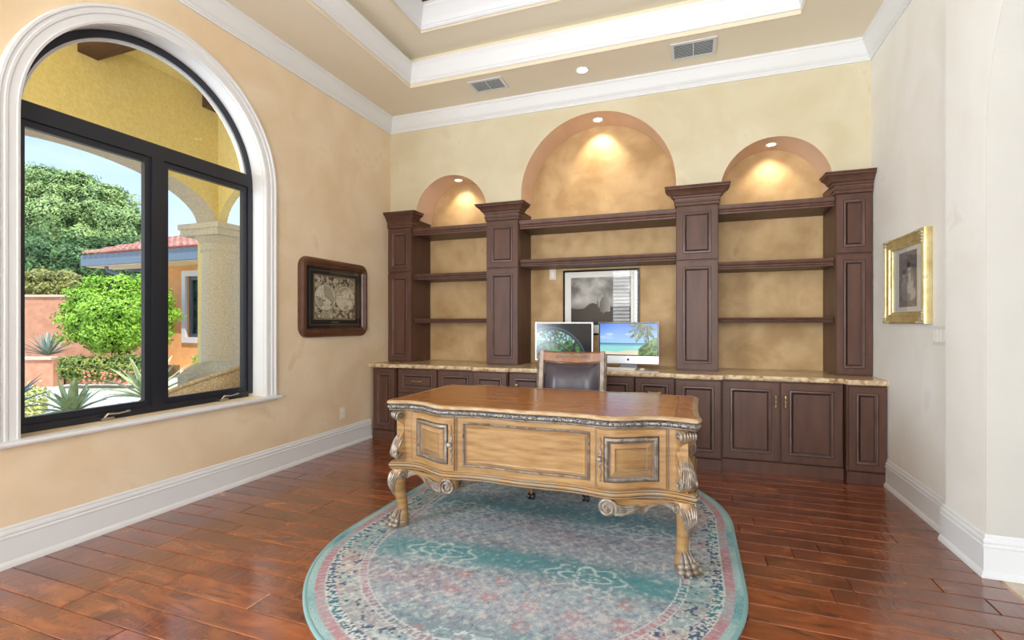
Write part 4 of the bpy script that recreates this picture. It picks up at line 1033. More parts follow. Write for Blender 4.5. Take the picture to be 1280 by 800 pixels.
    b3 = np.where((mot(120, .3) ^ (n3 > .56))[..., None], C(200, 200, 192), mixc(navy[None, None], teal[None, None], ab)); col = np.where(stripe(.103, .150)[..., None], b3, col)
    col = np.where(stripe(.150, .154)[..., None], C(188, 150, 150), col)
    b4 = mixc(C(150, 166, 168)[None, None], C(176, 150, 150)[None, None], (n4-.4)*4)
    vb = np.exp(-((fbm(X*16, Y*16, 161, 3)-.5)/.022)**2)+np.exp(-((fbm(X*17+4, Y*17, 171, 3)-.55)/.018)**2); b4 = mixc(b4, C(212, 210, 200)[None, None], np.clip(vb+(fbm(X*62, Y*62, 77, 2) > .57)*.6, 0, 1)*.85); b4 = mixc(b4, teal[None, None], ab*.5); b4 = np.where((fbm(X*44, Y*44, 91, 2) > .70)[..., None], navy, b4)
    col = np.where(stripe(.154, .262)[..., None], b4, col)
    b5 = np.where((mot(150, .6) | (n3 > .6))[..., None], C(184, 180, 182), mixc(C(176, 134, 140)[None, None], teal[None, None], ab)); col = np.where(stripe(.262, .296)[..., None], b5, col)
    col = np.where((stripe(.296, .301) | stripe(.258, .262))[..., None], C(202, 206, 204), col)
    # straight inner side borders
    return col*(.90)
rug = thing('oval_rug', 'faded teal, pink and ivory oriental rug with rounded ends beneath the desk', 'rug', (RXc, (RY0+RY1)/2, 0.001))
def rug_fn(U, V):
    X = RXc-RR+2*RR*U; Y = (RY0-RR)+(RY1-RY0+2*RR)*V; return np.stack([X, Y, np.full_like(X, .0105)], -1)
grid_obj('pile', 330, 450, rug_fn, rug_col, 'rug', rug, mask=lambda U, V: rug_d(RXc-RR+2*RR*U, (RY0-RR)+(RY1-RY0+2*RR)*V) > .0085)
m = MB(); oo = [(RXc+RR*math.cos(a), RY1+RR*math.sin(a)) for a in [PI*i/48 for i in range(49)]]+[(RXc+RR*math.cos(a), RY0+RR*math.sin(a)) for a in [PI+PI*i/48 for i in range(49)]]
m.loft([off_loop(oo, .0, .0008), off_loop(oo, 0, .0085), off_loop(oo, .004, .011), off_loop(oo, .017, .0112), off_loop(oo, .019, .0100)], cap0=True, cap1=False)
m.build('binding', 'rugside', parent=rug, smooth=50)

# ------------------------------------------------------------------ monitors and desk-top things
def screen_left(U, V):
    X = U*1.6; Y = V; c = np.zeros(U.shape+(3,))+C(14, 16, 20)
    cx, cy = .42, -.15; r = np.hypot((X-cx)/1.0, (Y-cy)/1.0)
    g = fbm(X*9, Y*9, 5); g2 = fbm(X*26, Y*20, 8)
    fol = mixc(C(12, 36, 30)[None, None], C(70, 130, 60)[None, None], (g-.4)*4); fol = mixc(fol, C(170, 214, 224)[None, None], (g2-.52)*6*(Y > .45))
    c = np.where((r < .98)[..., None], fol, c)
    for R_ in (.99, .62): c = np.where((np.abs(r-R_) < .018)[..., None], C(16, 26, 30), c)
    c = np.where(((r > 1.01) & (r < 1.06))[..., None], C(60, 78, 92), c)
    for an in (40, 90, 140):
        a = math.radians(an); dd = np.abs((X-cx)*math.sin(a)-(Y-cy)*math.cos(a)); c = np.where(((dd < .013) & (r < .98) & ((r > .6) | (an == 90)))[..., None], C(14, 24, 26), c)
    return c
def screen_right(U, V):
    X = U*1.78; Y = V; n = fbm(X*3, Y*9, 3); n2 = fbm(X*18, Y*18, 9)
    c = mixc(C(150, 200, 244)[None, None], C(60, 120, 226)[None, None], (Y-.38)*1.7); c = mixc(c, C(232, 240, 250)[None, None], (n-.5)*3*np.exp(-((Y-.62)/.1)**2))
    sea = mixc(C(150, 222, 214)[None, None], C(26, 92, 168)[None, None], (Y-.26)*9); c = np.where((Y < .375)[..., None], sea, c)
    sand = (Y < .10+.09*np.clip((X-.5)/1.2, 0, 1)+.012*np.sin(X*9)); c = np.where(sand[..., None], C(232, 222, 196), c)
    gcol = mixc(C(24, 66, 20)[None, None], C(120, 160, 50)[None, None], (n2-.35)*3)
    # palm: fronds from crown
    px, py = 1.40, .92
    ang = np.arctan2(Y-py, X-px); rr = np.hypot(X-px, Y-py)
    for a0, L, dr in ((-2.6, .55, .35), (-2.0, .60, .1), (-1.5, .62, 0), (-1.0, .5, -.1), (-3.0, .5, .5), (2.8, .4, .2), (-.4, .4, -.3), (-2.3, .6, .25)):
        bend = ang-a0+dr*rr; wd = .20*np.clip(1-rr/L, 0, 1)+.03; mk = (np.abs(np.angle(np.exp(1j*bend)))*rr < .10*np.clip(1-rr/L, 0, 1)**.5) & (rr < L) & (fbm(X*40+ang*9, Y*8, 12, 2) > .33)
        c = np.where(mk[..., None], mixc(C(24, 66, 22)[None, None], C(150, 160, 60)[None, None], n2*1.6-.45), c)
    tr = (np.abs(X-(1.46+.10*(1-Y))) < .02) & (Y < .92) & (Y > .3); c = np.where(tr[..., None], C(70, 56, 40), c)
    bush = Y < .16+.36*np.clip((X-1.22)/.5, 0, 1)**.8+.06*n2; c = np.where((bush & (X > 1.2))[..., None], gcol, c)
    return c
def tilt_fn(x0, x1, z0, z1, y): return lambda U, V: np.stack([x0+(x1-x0)*U, np.full_like(U, y), z0+(z1-z0)*V], -1)
# left display: silver-framed, older style
ml = thing('monitor', 'silver-framed monitor showing an arched window and palms, left of the pair', 'monitor', (-1.268, 5.10, CT1))
x0, x1, z0, z1, y0 = -1.585, -.957, .88, 1.290, 5.06
m = MB(); m.box(x0, x1, y0, y0+.028, z0, z1); m.build('casing', 'alu', parent=ml)
grid_obj('display', 150, 90, tilt_fn(x0+.014, x1-.014, z0+.016, z1-.012, y0-.0015), screen_left, 'screen', ml)
m = MB(); m.box(-1.36, -1.18, 5.10, 5.115, CT1+.008, 1.05); m.box(-1.38, -1.16, 5.01, 5.19, CT1+.0005, CT1+.008); m.box(-1.30, -1.24, 5.089, 5.10, 1.0, 1.06); m.build('stand', 'alu', parent=ml)
mr = thing('computer', 'all-in-one computer with silver chin showing a palm beach, right of the pair', 'computer', (-.589, 5.10, CT1))
x0, x1, z0, z1 = -.897, -.302, .872, 1.290
m = MB(); m.box(x0, x1, y0, y0+.008, z0, z1)
m.loft([[(x0+o, y, z0+o), (x1-o, y, z0+o), (x1-o, y, z1-o), (x0+o, y, z1-o)] for o, y in ((.001, y0+.008), (.02, y0+.02), (.09, y0+.045))]); m.build('casing', 'alu', parent=mr)
MB().box(x0+.001, x1-.001, y0-.002, y0-.0002, z0+.078, z1-.001).build('bezel', 'screenblack', parent=mr)
grid_obj('display', 180, 110, tilt_fn(x0+.014, x1-.014, z0+.088, z1-.014, y0-.0028), screen_right, 'screen', mr)
# round bitten emblem on the chin
m = MB(); ec, ez = (x0+x1)/2, z0+.040; P = []
for i in range(40):
    a = 2*PI*i/40; r = .0125*(1+.06*math.cos(2*a))*(1-.14*math.exp(-((a-PI/2)/.3)**2)-.08*math.exp(-((a-3*PI/2)/.3)**2))
    px_, pz_ = r*math.cos(a)*.92, r*math.sin(a)
    if math.hypot(px_-.0155, pz_-.002) < .0065:
        q = math.atan2(pz_-.002, px_-.0155); px_, pz_ = .0155+.0065*math.cos(q), .002+.0065*math.sin(q)
    P.append((ec+px_, ez+pz_))
m.prism(P, 'y', y0-.0012, y0-.0002)
m.prism([(ec+.001+.0025*math.cos(a)*.6+.0025*math.sin(a)*.5, ez+.0165+.0042*math.sin(a)) for a in [2*PI*i/10 for i in range(10)]], 'y', y0-.0012, y0-.0002)
m.build('emblem', 'screenblack', parent=mr)
m = MB(); m.loft([[(ec-w_, y, z), (ec+w_, y, z), (ec+w_, y+.006, z), (ec-w_, y+.006, z)] for w_, y, z in ((.085, 5.15, CT1+.006), (.08, 5.14, CT1+.02), (.075, 5.11, .90), (.07, 5.10, .98))]); m.box(ec-.088, ec+.088, 4.99, 5.16, CT1+.0005, CT1+.006); m.build('stand', 'alu', parent=mr)
# keyboard
kb = thing('keyboard', 'white keyboard on the counter in front of the computer', 'keyboard', (-.62, 4.83, CT1))
kx0, kx1, ky0, ky1 = -.800, -.505, 4.78, 4.90
m = MB(); m.loft([[(kx0, ky0, z0_), (kx1, ky0, z0_), (kx1, ky1, z1_), (kx0, ky1, z1_)] for z0_, z1_ in ((CT1+.0005, CT1+.0005), (CT1+.006, CT1+.012))]); m.build('body', 'plastic_white', parent=kb)
kd = None
for r_ in range(4):
    for c_ in range(13):
        xx = kx0+.008+c_*.0217; yy = ky0+.010+r_*.027; zz = CT1+.0065+(r_*.027+.01)*.05
        if kd is None:
            ko = MB().box(xx, xx+.018, yy, yy+.022, zz, zz+.0035).build('key', 'plastic_white', parent=kb); kd = (ko, xx, yy, zz)
        else:
            k2 = kd[0].copy(); COL.objects.link(k2); k2.location = (xx-kd[1], yy-kd[2], zz-kd[3])
ms = thing('computer_mouse', 'small white mouse to the right of the keyboard', 'mouse', (-.44, 4.83, CT1))
m = MB(); m.ell((-.44, 4.83, CT1+.003), (.028, .052, .018), 14, 8); m.v = [(x, y, max(z, CT1+.0042)) for x, y, z in m.v]; m.build('shell', 'plastic_white', parent=ms, smooth=60)
tag(MB().box(-.475, -.34, 4.77, 4.91, CT1+.0006, CT1+.0035).build('mouse_pad', 'cushion'), 'small grey mouse pad beneath the white mouse', 'mouse pad')

# ------------------------------------------------------------------ pictures
def pic_dome(U, V):
    X = U*1.15; Y = V; n = fbm(X*4, Y*4, 17); n2 = fbm(X*20, Y*20, 18)
    g = .30+.42*np.clip((n-.35)*2.6, 0, 1)*np.clip((Y-.3)*2, 0, 1); g = g*(1-.55*np.clip((Y-.55)*1.5-(X-.2), 0, 1)); g = g+.2*np.exp(-((Y-.5)/.14)**2)
    tree = Y < .36+.13*np.exp(-((X-.42)/.12)**2)+.16*np.exp(-((X-.95)/.25)**2)*.4-.12*np.exp(-((X-.64)/.05)**2)+.06*n2-.05
    g = np.where(tree, .035+.07*n2, g)
    # domed building
    cx = .66
    bd = ((np.abs(X-cx) < .10) & (Y > .28) & (Y < .50)) | ((np.hypot((X-cx)/1.0, (Y-.50)/1.25) < .078) & (Y >= .5)) | ((np.abs(X-cx) < .02) & (Y > .55) & (Y < .66)) | ((np.abs(X-cx) < .006) & (Y > .6) & (Y < .74)) | ((np.abs(X-.52) < .014) & (Y > .3) & (Y < .50)) | ((np.abs(X-.52) < .004) & (Y < .58) & (Y > .3))
    g = np.where(bd, .36+.16*(X-cx)/.1, g)
    return np.clip(np.stack([g, g*.99, g*.96], -1), 0, 1)**1.6
def picture_box(t, ax, a0, a1, z0, z1, face, outw, fw, depth, fmat, matm, fprof=None, corner=0):
    """frame on a wall. ax 'x': frame in the x-z plane facing -y at y=face ; ax 'l': left wall facing +x ; 'r': right wall facing -x"""
    def F(u, w_, d):
        if ax == 'x': return (u, face-d, w_)
        if ax == 'l': return (face+d, u, w_)
        return (face-d, u, w_)
    prof = fprof or [(0, 0), (0, depth*.8), (fw*.2, depth), (fw*.6, depth), (fw*.85, depth*.7), (fw, depth*.6), (fw, depth*.2)]
    def rect(ins):
        x0_, x1_, y0_, y1_ = a0+ins, a1-ins, z0+ins, z1-ins; r = max(.001, corner-ins) if corner else 0
        if not corner: return [(x0_, y0_), (x1_, y0_), (x1_, y1_), (x0_, y1_)]
        P = []
        for (cx, cy, b) in ((x1_-r, y0_+r, -PI/2), (x1_-r, y1_-r, 0), (x0_+r, y1_-r, PI/2), (x0_+r, y0_+r, PI)):
            P += [(cx+r*math.cos(b+PI/2*i/8), cy+r*math.sin(b+PI/2*i/8)) for i in range(9)]
        return P
    m = MB(); m.loft([[F(u, w_, d) for u, w_ in rect(ins)] for ins, d in prof], cap0=True, cap1=False)
    fr = m.build('frame', fmat, parent=t, smooth=30)
    m = MB(); m.prism([(0, 0)], 'x', 0, 0) if False else None
    m.loft([[F(u, w_, depth*.12) for u, w_ in rect(fw*.9)], [F(u, w_, depth*.22) for u, w_ in rect(fw*.9)]]); m.build('mat_board', matm, parent=t)
    return F, fr
p1 = thing('framed_print', 'black-framed monochrome landscape print with a domed building, behind the monitors', 'picture', (-.935, YN, 1.15))
F, _ = picture_box(p1, 'x', -1.352, -.518, 1.150, 1.868, YN-.0015, 1, .020, .026, 'screenblack', 'matwhite')
def pf(F, a0, a1, z0, z1, d):
    def fn(U, V):
        p0 = np.array(F(a0, z0, d)); pu = np.array(F(a1, z0, d))-p0; pv = np.array(F(a0, z1, d))-p0; return p0+U[..., None]*pu+V[..., None]*pv
    return fn
grid_obj('print', 150, 120, pf(F, -1.262, -.608, 1.260, 1.785, .0066), pic_dome, 'print', p1)
m = MB(); m.loft([[F(a, b, d) for a, b in ((-1.335, 1.167), (-.535, 1.167), (-.535, 1.851), (-1.335, 1.851))] for d in (.0095, .0110)]); m.build('glazing', 'picglass', parent=p1)
# old world map on the left wall
def pic_map(U, V):
    X = U*1.22; Y = V; n = fbm(X*7, Y*7, 51); n2 = fbm(X*24, Y*24, 52); c = mixc(C(196, 186, 158)[None, None], C(160, 146, 118)[None, None], (n2-.42)*4)
    orn = fbm(X*16, Y*16, 58, 2); c = np.where((orn > .58)[..., None], C(84, 70, 54), c)
    for k, cx in enumerate((.315, .905)):
        r = np.hypot(X-cx, (Y-.5)*1.0)/.295
        disc = mixc(C(222, 216, 194)[None, None], C(204, 196, 170)[None, None], (n2-.4)*3)
        land = fbm(X*5.2+k*3, Y*5.2+k*7, 61+k, 3) > .53; edge = np.abs(fbm(X*5.2+k*3, Y*5.2+k*7, 61+k, 3)-.53) < .012
        disc = np.where((land & (r < .92))[..., None], C(176, 166, 142), disc); disc = np.where((edge & (r < .92))[..., None], C(70, 60, 52), disc)
        for q in range(-3, 4):
            mer = np.abs((X-cx)-q*.085*np.sqrt(np.clip(1-((Y-.5)/.295)**2, 0, 1))) < .0022; disc = np.where(mer[..., None], C(150, 140, 118), disc)
        for q in (-.18, -.09, 0, .09, .18): disc = np.where((np.abs(Y-.5-q) < .002)[..., None], C(150, 140, 118), disc)
        c = np.where((r < 1)[..., None], disc, c); c = np.where((np.abs(r-1.03) < .03)[..., None], C(80, 66, 50), c); c = np.where((np.abs(r-1.03) < .010)[..., None], C(200, 190, 164), c)
    for cx, cy, R_ in ((.61, .87, .10), (.61, .13, .09), (.12, .9, .07), (1.10, .9, .07), (.12, .1, .07), (1.10, .1, .07)):
        r = np.hypot(X-cx, Y-cy)/R_; c = np.where((r < 1)[..., None], mixc(C(206, 198, 172)[None, None], C(120, 106, 84)[None, None], (n2-.45)*5), c); c = np.where((np.abs(r-1) < .08)[..., None], C(74, 62, 48), c)
    bd = (U < .012) | (U > .988) | (V < .015) | (V > .985); c = np.where(bd[..., None], C(120, 106, 84), c)
    return c*.95
p2 = thing('framed_map', 'antique two-hemisphere world map in a rounded wooden frame on the left wall', 'picture', (XL, 4.02, 1.14))
F, _ = picture_box(p2, 'l', 3.520, 4.500, 1.145, 1.905, XL+.0015, 1, .085, .050, 'mapframe', 'matblack', corner=.10,
                   fprof=[(0, 0), (0, .020), (.006, .036), (.022, .048), (.045, .050), (.058, .042), (.066, .034), (.072, .036), (.080, .030), (.086, .018), (.086, .010)])
m = MB()
for a, b, c_, d_ in ((3.655, 4.372, 1.263, 1.267), (3.655, 4.372, 1.787, 1.791), (3.655, 3.659, 1.267, 1.787), (4.368, 4.372, 1.267, 1.787)): m.box(XL+.0125, XL+.0137, a, b, c_, d_)
m.build('gold_fillet', 'goldline', parent=p2)
MB().box(XL+.0125, XL+.0145, 3.705, 4.318, 1.312, 1.752).build('inner_mat', 'goldline', parent=p2)
grid_obj('map_print', 190, 150, lambda U, V: np.stack([np.full_like(U, XL+.0155), 3.712+.599*U, 1.319+.426*V], -1), pic_map, 'print', p2)
MB().box(XL+.0125, XL+.0135, 3.96, 4.06, 1.286, 1.293).build('title_plate', 'goldline', parent=p2)
m = MB(); m.box(XL+.0175, XL+.0190, 3.600, 4.420, 1.225, 1.825); m.build('glazing', 'picglass', parent=p2)
# gilt portrait engraving on the right wall
def pic_fig(U, V):
    X = U; Y = V*1.45; n = fbm(X*5, Y*5, 71); n2 = fbm(X*20, Y*20, 72); g = .18+.16*n+.06*n2
    def blob(cx, cy, rx, ry, val, s=3):
        nonlocal g
        w_ = np.clip((1-np.hypot((X-cx)/rx, (Y-cy)/ry))*s, 0, 1); g = g*(1-w_)+val*w_
    blob(.62, .62, .24, .34, .62); blob(.60, 1.02, .12, .13, .55); blob(.56, 1.10, .15, .10, .14); blob(.32, .55, .20, .26, .42); blob(.30, .86, .11, .12, .50); blob(.30, .93, .12, .08, .16); blob(.72, .34, .28, .20, .58); blob(.42, .26, .30, .13, .36); blob(.5, .72, .07, .13, .30); blob(.74, .8, .05, .2, .34)
    g = g*(.8+.4*n2); return np.clip(np.stack([g, g*.98, g*.94], -1), 0, 1)**1.5
p3 = thing('framed_engraving', 'small gilt-framed engraving of two seated figures on the right wall', 'picture', (XR, 4.18, 1.27))
F, fr = picture_box(p3, 'r', 3.850, 4.535, 1.275, 1.900, XR-.0015, 1, .085, .055, 'gold', 'matgrey',
                    fprof=[(0, 0), (0, .030), (.004, .044), (.012, .050), (.020, .048), (.026, .040), (.050, .034), (.060, .040), (.066, .038), (.072, .028), (.084, .022), (.086, .010)])
for cu, cw, su, sw in ((3.85, 1.275, 1, 1), (4.535, 1.275, -1, 1), (3.85, 1.90, 1, -1), (4.535, 1.90, -1, -1)):
    m = MB()
    for k in range(5):
        for q in ((k*.020, 0), (0, k*.020)): m.ell(F(cu+su*(q[0]+.012), cw+sw*(q[1]+.012), .050), (.010, .011-.001*k, .011-.001*k), 8, 6)
    P = spiral((cu+su*.030, cw+sw*.030), .020, 1.4, n=14, sgn=su*sw); m.tube([F(a, b, .052) for a, b in P], .0045, 6)
    m.build('corner_ornament', 'goldpale', parent=fr, smooth=50)
grid_obj('engraving', 80, 110, pf(F, 4.345, 4.045, 1.395, 1.785, .0135), pic_fig, 'print', p3)
m = MB(); m.loft([[F(a, b, d) for a, b in ((3.93, 1.355), (4.455, 1.355), (4.455, 1.82), (3.93, 1.82))] for d in (.0155, .0165)]); m.build('glazing', 'picglass', parent=p3)

# switches and outlets
def plate(name, label, cat, ax, face, a0, a1, z0, z1, items, matn='almond'):
    t = thing(name, label, cat, {'l': (face, (a0+a1)/2, z0), 'r': (face, (a0+a1)/2, z0), 'x': ((a0+a1)/2, face, z0)}[ax])
    def B(u0, u1, w0, w1, d0, d1):
        m = MB()
        if ax == 'l': m.box(face+d0, face+d1, u0, u1, w0, w1)
        elif ax == 'r': m.box(face-d1, face-d0, u0, u1, w0, w1)
        else: m.box(u0, u1, face-d1, face-d0, w0, w1)
        return m
    B(a0, a1, z0, z1, .001, .007).build('plate', matn, parent=t)
    for n_, u0, u1, w0, w1 in items: B(u0, u1, w0, w1, .0072, .011).build(n_, 'plastic_white', parent=t)
plate('wall_outlet', 'almond power outlet low on the left wall below the framed map', 'outlet', 'l', XL, 4.095, 4.175, .290, .418, [('socket', 4.115, 4.155, .362, .400), ('socket', 4.115, 4.155, .308, .346)])
plate('wall_switch', 'three-gang white rocker switch below the gilt-framed engraving', 'switch', 'r', XR, 3.655, 3.83, 1.142, 1.262, [('rocker', 3.665+.054*k, 3.712+.054*k, 1.165, 1.240) for k in range(3)], 'matgrey')
plate('wall_switch', 'single switch plate in the middle niche left of the monochrome print', 'switch', 'x', YN, -1.513, -1.437, 1.775, 1.892, [('rocker', -1.492, -1.458, 1.800, 1.867)], 'almond')

# ------------------------------------------------------------------ outside: covered porch
GZ = -.08
patio = MB().box(-60, XL-.24, -40, 60, GZ-.2, GZ).build('ground', 'patio'); st(patio, 'pale sunlit patio paving')
PX = -5.72   # inner face of the outer porch wall
m = wall_holes(-3.5, 4.745, GZ, 4.3, [arch_hole(3.16, 1.44, 2.54, GZ, 40, .58), arch_hole(-.35, 1.42, 2.54, GZ, 40, .58)], lambda u, z, d: (d, u, z), PX, PX-.34)
# cut below the spring so that the arch rests on the column
pw = m.build('porch_wall', 'stucco_yellow', origin=(0, 0, 0)); st(pw, 'ochre stucco arcade wall of the porch')
# remove the pier below spring at the column (column stands there): handled by lining
m = MB()
P1 = [(3.16+1.44*math.cos(PI*i/40), 2.54+.58*math.sin(PI*i/40)) for i in range(41)]; P2 = [(3.16+1.435*math.cos(PI*i/40), 2.54+.575*math.sin(PI*i/40)) for i in range(41)]
for i in range(40):
    q = [P1[i], P1[i+1], P2[i+1], P2[i]]; m.loft([[(PX+.001, u, z) for u, z in q], [(PX-.345, u, z) for u, z in q]])
m.build('arch_soffit', 'stucco_grey', parent=pw)
# end wall of the porch with an arch through which the other house shows
m = wall_holes(PX, XL-.24, GZ, 4.3, [arch_hole(-4.67, 1.04, 2.54, GZ, 32, .62)], lambda u, z, d: (u, d, z), 4.62, 4.74)
st(m.build('porch_end_wall', 'stucco_yellow', origin=(0, 0, 0)), 'ochre stucco end wall of the porch with an arch')
st(MB().box(PX-.34, XL-.24, -3.5, 4.95, 4.18, 4.3).build('porch_ceiling', 'stucco_yellow'))
for k, y0 in enumerate((3.08, 4.40)):
    tag(MB().box(PX+.002, XL-.242, y0, y0+.18, 3.975, 4.179).build('ceiling_beam', 'beamwood'), ('dark stained porch beam at top left of the arched window', 'dark stained porch beam at the right of the arched window')[k], 'beam', 'porch ceiling beams')
# column
col_ = thing('stone_column', 'round pitted stone column outside the right window pane', 'column', (PX-.17, 4.72, GZ))
cxx, cyy = PX-.10, 4.76
m = MB(); m.lathe([(.240, GZ+.30), (.244, .6), (.238, 1.4), (.224, 2.18), (.23, 2.20)], (cxx, cyy, 0), 32); m.build('shaft', 'keystone', parent=col_, smooth=60)
m = MB(); m.lathe([(.240, 2.20), (.250, 2.215), (.240, 2.235), (.240, 2.30), (.275, 2.34), (.31, 2.375), (.31, 2.39)], (cxx, cyy, 0), 32); m.box(cxx-.33, cxx+.33, cyy-.33, cyy+.33, 2.39, 2.47); m.box(cxx-.35, cxx+.35, cyy-.35, cyy+.35, 2.47, 2.538); m.build('capital', 'keystone', parent=col_, smooth=40)
m = MB(); m.lathe([(.262, GZ+.30), (.30, GZ+.26), (.31, GZ+.20), (.29, GZ+.16), (.34, GZ+.12)], (cxx, cyy, 0), 32); m.box(cxx-.36, cxx+.36, cyy-.36, cyy+.36, GZ+.001, GZ+.13); m.build('base', 'keystone', parent=col_, smooth=40)

# ---- garden
def leaf_cloud(m, c, r, n, size, seed, shell=.55, flat=0, up=.3):
    rs = np.random.RandomState(seed); V = []; Fc = []
    d = rs.normal(size=(n, 3)); d /= np.linalg.norm(d, axis=1)[:, None]
    if flat: d[:, 2] = np.abs(d[:, 2])*1.0-flat*(1-np.abs(d[:, 2]))*rs.rand(n)
    lump = .86+.20*np.sin(d[:, 0]*5+seed)*np.cos(d[:, 1]*6+seed*2)+.10*np.sin(d[:, 2]*9+seed)
    rad = (shell+(1-shell)*rs.rand(n)**.6)*lump
    p = np.array(c)+d*np.array(r)*rad[:, None]
    nrm = d+rs.normal(size=(n, 3))*.55+np.array([0, 0, up]); nrm /= np.linalg.norm(nrm, axis=1)[:, None]
    t = np.cross(nrm, rs.normal(size=(n, 3))); t /= np.linalg.norm(t, axis=1)[:, None]; b = np.cross(nrm, t)
    s = size*(.7+.6*rs.rand(n))[:, None]
    q = np.stack([p-t*s, p-b*s*.42+nrm*s*.12, p+t*s, p+b*s*.42+nrm*s*.12], 1).reshape(-1, 3)
    o = len(m.v); m.v += [tuple(x) for x in q.tolist()]
    m.f += [(o+4*i, o+4*i+1, o+4*i+2, o+4*i+3) for i in range(n)]; m.m += [0]*n
    return m
def shrub(name, label, cat, clouds, leafm, n, size, seed, core=True, group=None, trunk=None):
    c0 = clouds[0][0]; t = thing(name, label, cat, (c0[0], c0[1], GZ), group)
    m = MB()
    tot = sum(r[0]*r[2] for _, r in clouds)
    for k, (c, r) in enumerate(clouds): leaf_cloud(m, c, r, int(n*r[0]*r[2]/tot), size, seed+k)
    o = m.build('foliage', leafm, parent=t, smooth=0, recalc=False); o['kind'] = 'stuff'
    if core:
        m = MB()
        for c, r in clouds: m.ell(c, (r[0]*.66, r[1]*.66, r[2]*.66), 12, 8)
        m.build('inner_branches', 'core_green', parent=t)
    if trunk:
        m = MB()
        for a, b, r0, r1 in trunk: m.tube([a, ((a[0]+b[0])/2+.03, (a[1]+b[1])/2, (a[2]+b[2])/2), b], [r0, (r0+r1)/2, r1], 8)
        m.build('trunk', 'bark', parent=t)
    return t
A_ = math.radians(20.1); S_, C_ = math.sin(A_), math.cos(A_)
def at(u, v, d):
    a = (u-640)/612*d; return (a*C_-S_*d, a*S_+C_*d, 1.28+(404-v)/612*d)
# coral garden wall and planter
gw = thing('garden_wall', 'coral stucco garden wall behind the spiky blue agave', 'wall', (*at(60, 400, 13.5)[:2], GZ))
pa = at(-80, 0, 13.2); pb = at(190, 0, 13.2)
def wall_seg(a, b, z0, z1, th, matn, name, parent):
    d = Vector((b[0]-a[0], b[1]-a[1], 0)).normalized(); n = Vector((-d.y, d.x, 0))*th/2; m = MB()
    A0, B0 = Vector((a[0], a[1], 0)), Vector((b[0], b[1], 0))
    m.loft([[(*(p)[:2], z) for p in (A0-n, B0-n, B0+n, A0+n)] for z in (z0, z1)]); return m.build(name, matn, parent=parent)
wall_seg(pa, pb, GZ, 1.98, .2, 'stucco_pink', 'wall_body', gw); wall_seg(pa, pb, 1.981, 2.04, .3, 'cap', 'coping', gw)
pl = thing('planter_wall', 'low coral stucco planter wall with pale cap below the blue agave', 'planter', (*at(50, 460, 10.8)[:2], GZ))
pa = at(-60, 0, 10.6); pb = at(73, 0, 10.6)
wall_seg(pa, pb, GZ, .50, .25, 'stucco_pink', 'wall_body', pl); wall_seg(pa, pb, .501, .55, .34, 'cap', 'coping', pl)
bed0 = at(-40, 0, 11.9); bed1 = at(190, 0, 11.9)
o = None
sb = thing('planting_bed', 'raised earth bed below the coral garden wall', 'planting bed', (*at(60, 0, 12)[:2], GZ))
wall_seg(bed0, bed1, GZ, .18, 2.0, 'soil', 'soil', sb)
def agave(label, c, n, L, wd, matn, seed, droop=.9, trunk=0, tilt0=.25, tilt1=1.25, group=None):
    t = thing('agave', label, 'plant', (c[0], c[1], c[2]-trunk), group); rng = random.Random(seed)
    for k in range(n):
        q = k/n; az = k*2.39996+rng.uniform(-.15, .15); el = PI/2-(tilt0+(tilt1-tilt0)*q); ln = L*(.72+.28*math.sin(PI*(.25+.6*q)))*rng.uniform(.9, 1.05)
        dx, dy = math.cos(az), math.sin(az); m = MB(); loops = []
        for i in range(7):
            s = i/6; h = s*ln*math.cos(el); z = s*ln*math.sin(el)-droop*.25*ln*s*s*math.cos(el)
            w_ = wd*(.55+1.1*s*(1-s)*2)*(1-s)**.45+.002; th = wd*.16*(1-s)+.001; nx, ny = -dy, dx
            cx, cy = c[0]+dx*(.02+h), c[1]+dy*(.02+h)
            loops.append([(cx-nx*w_, cy-ny*w_, c[2]+z+w_*.35), (cx, cy, c[2]+z-th), (cx+nx*w_, cy+ny*w_, c[2]+z+w_*.35), (cx, cy, c[2]+z+th*.4)])
        m.loft(loops); m.build('leaf', matn, parent=t, smooth=60)
    if trunk:
        m = MB(); m.lathe([(.10, -trunk), (.085, -trunk*.6), (.10, -trunk*.25), (.06, .03)], c, 12)
        rr_ = random.Random(seed+9)
        for k in range(26):
            a = k*2.4; z = -trunk*.9+trunk*.9*k/26; m.ell((c[0]+.09*math.cos(a), c[1]+.09*math.sin(a), c[2]+z), (.04, .04, .022), 6, 4)
        m.build('trunk', 'bark', parent=t)
    return t
agave('spiky blue-grey agave behind the low coral planter wall', (*at(60, 0, 11.6)[:2], .52), 44, .62, .032, 'agave_blue', 3, droop=.4, tilt0=.1, tilt1=1.35)
agave('green agave on a stubby trunk outside the left window pane', at(90, 517, 6.3), 26, .52, .046, 'agave_green', 5, trunk=at(90, 517, 6.3)[2]-GZ, droop=1.0, tilt0=.15, tilt1=1.45)
c = at(186, 498, 8.0); agave('large long-leaved agave behind the window mullion', c, 26, .88, .06, 'agave_green', 8, trunk=c[2]-GZ, droop=.9, tilt0=.25, tilt1=1.35)
c = at(-2, 514, 5.2); agave('deep blue agave reaching in from the left edge of the window', c, 18, .55, .035, 'agave_deep', 12, trunk=c[2]-GZ, droop=.5, tilt0=.5, tilt1=1.45)
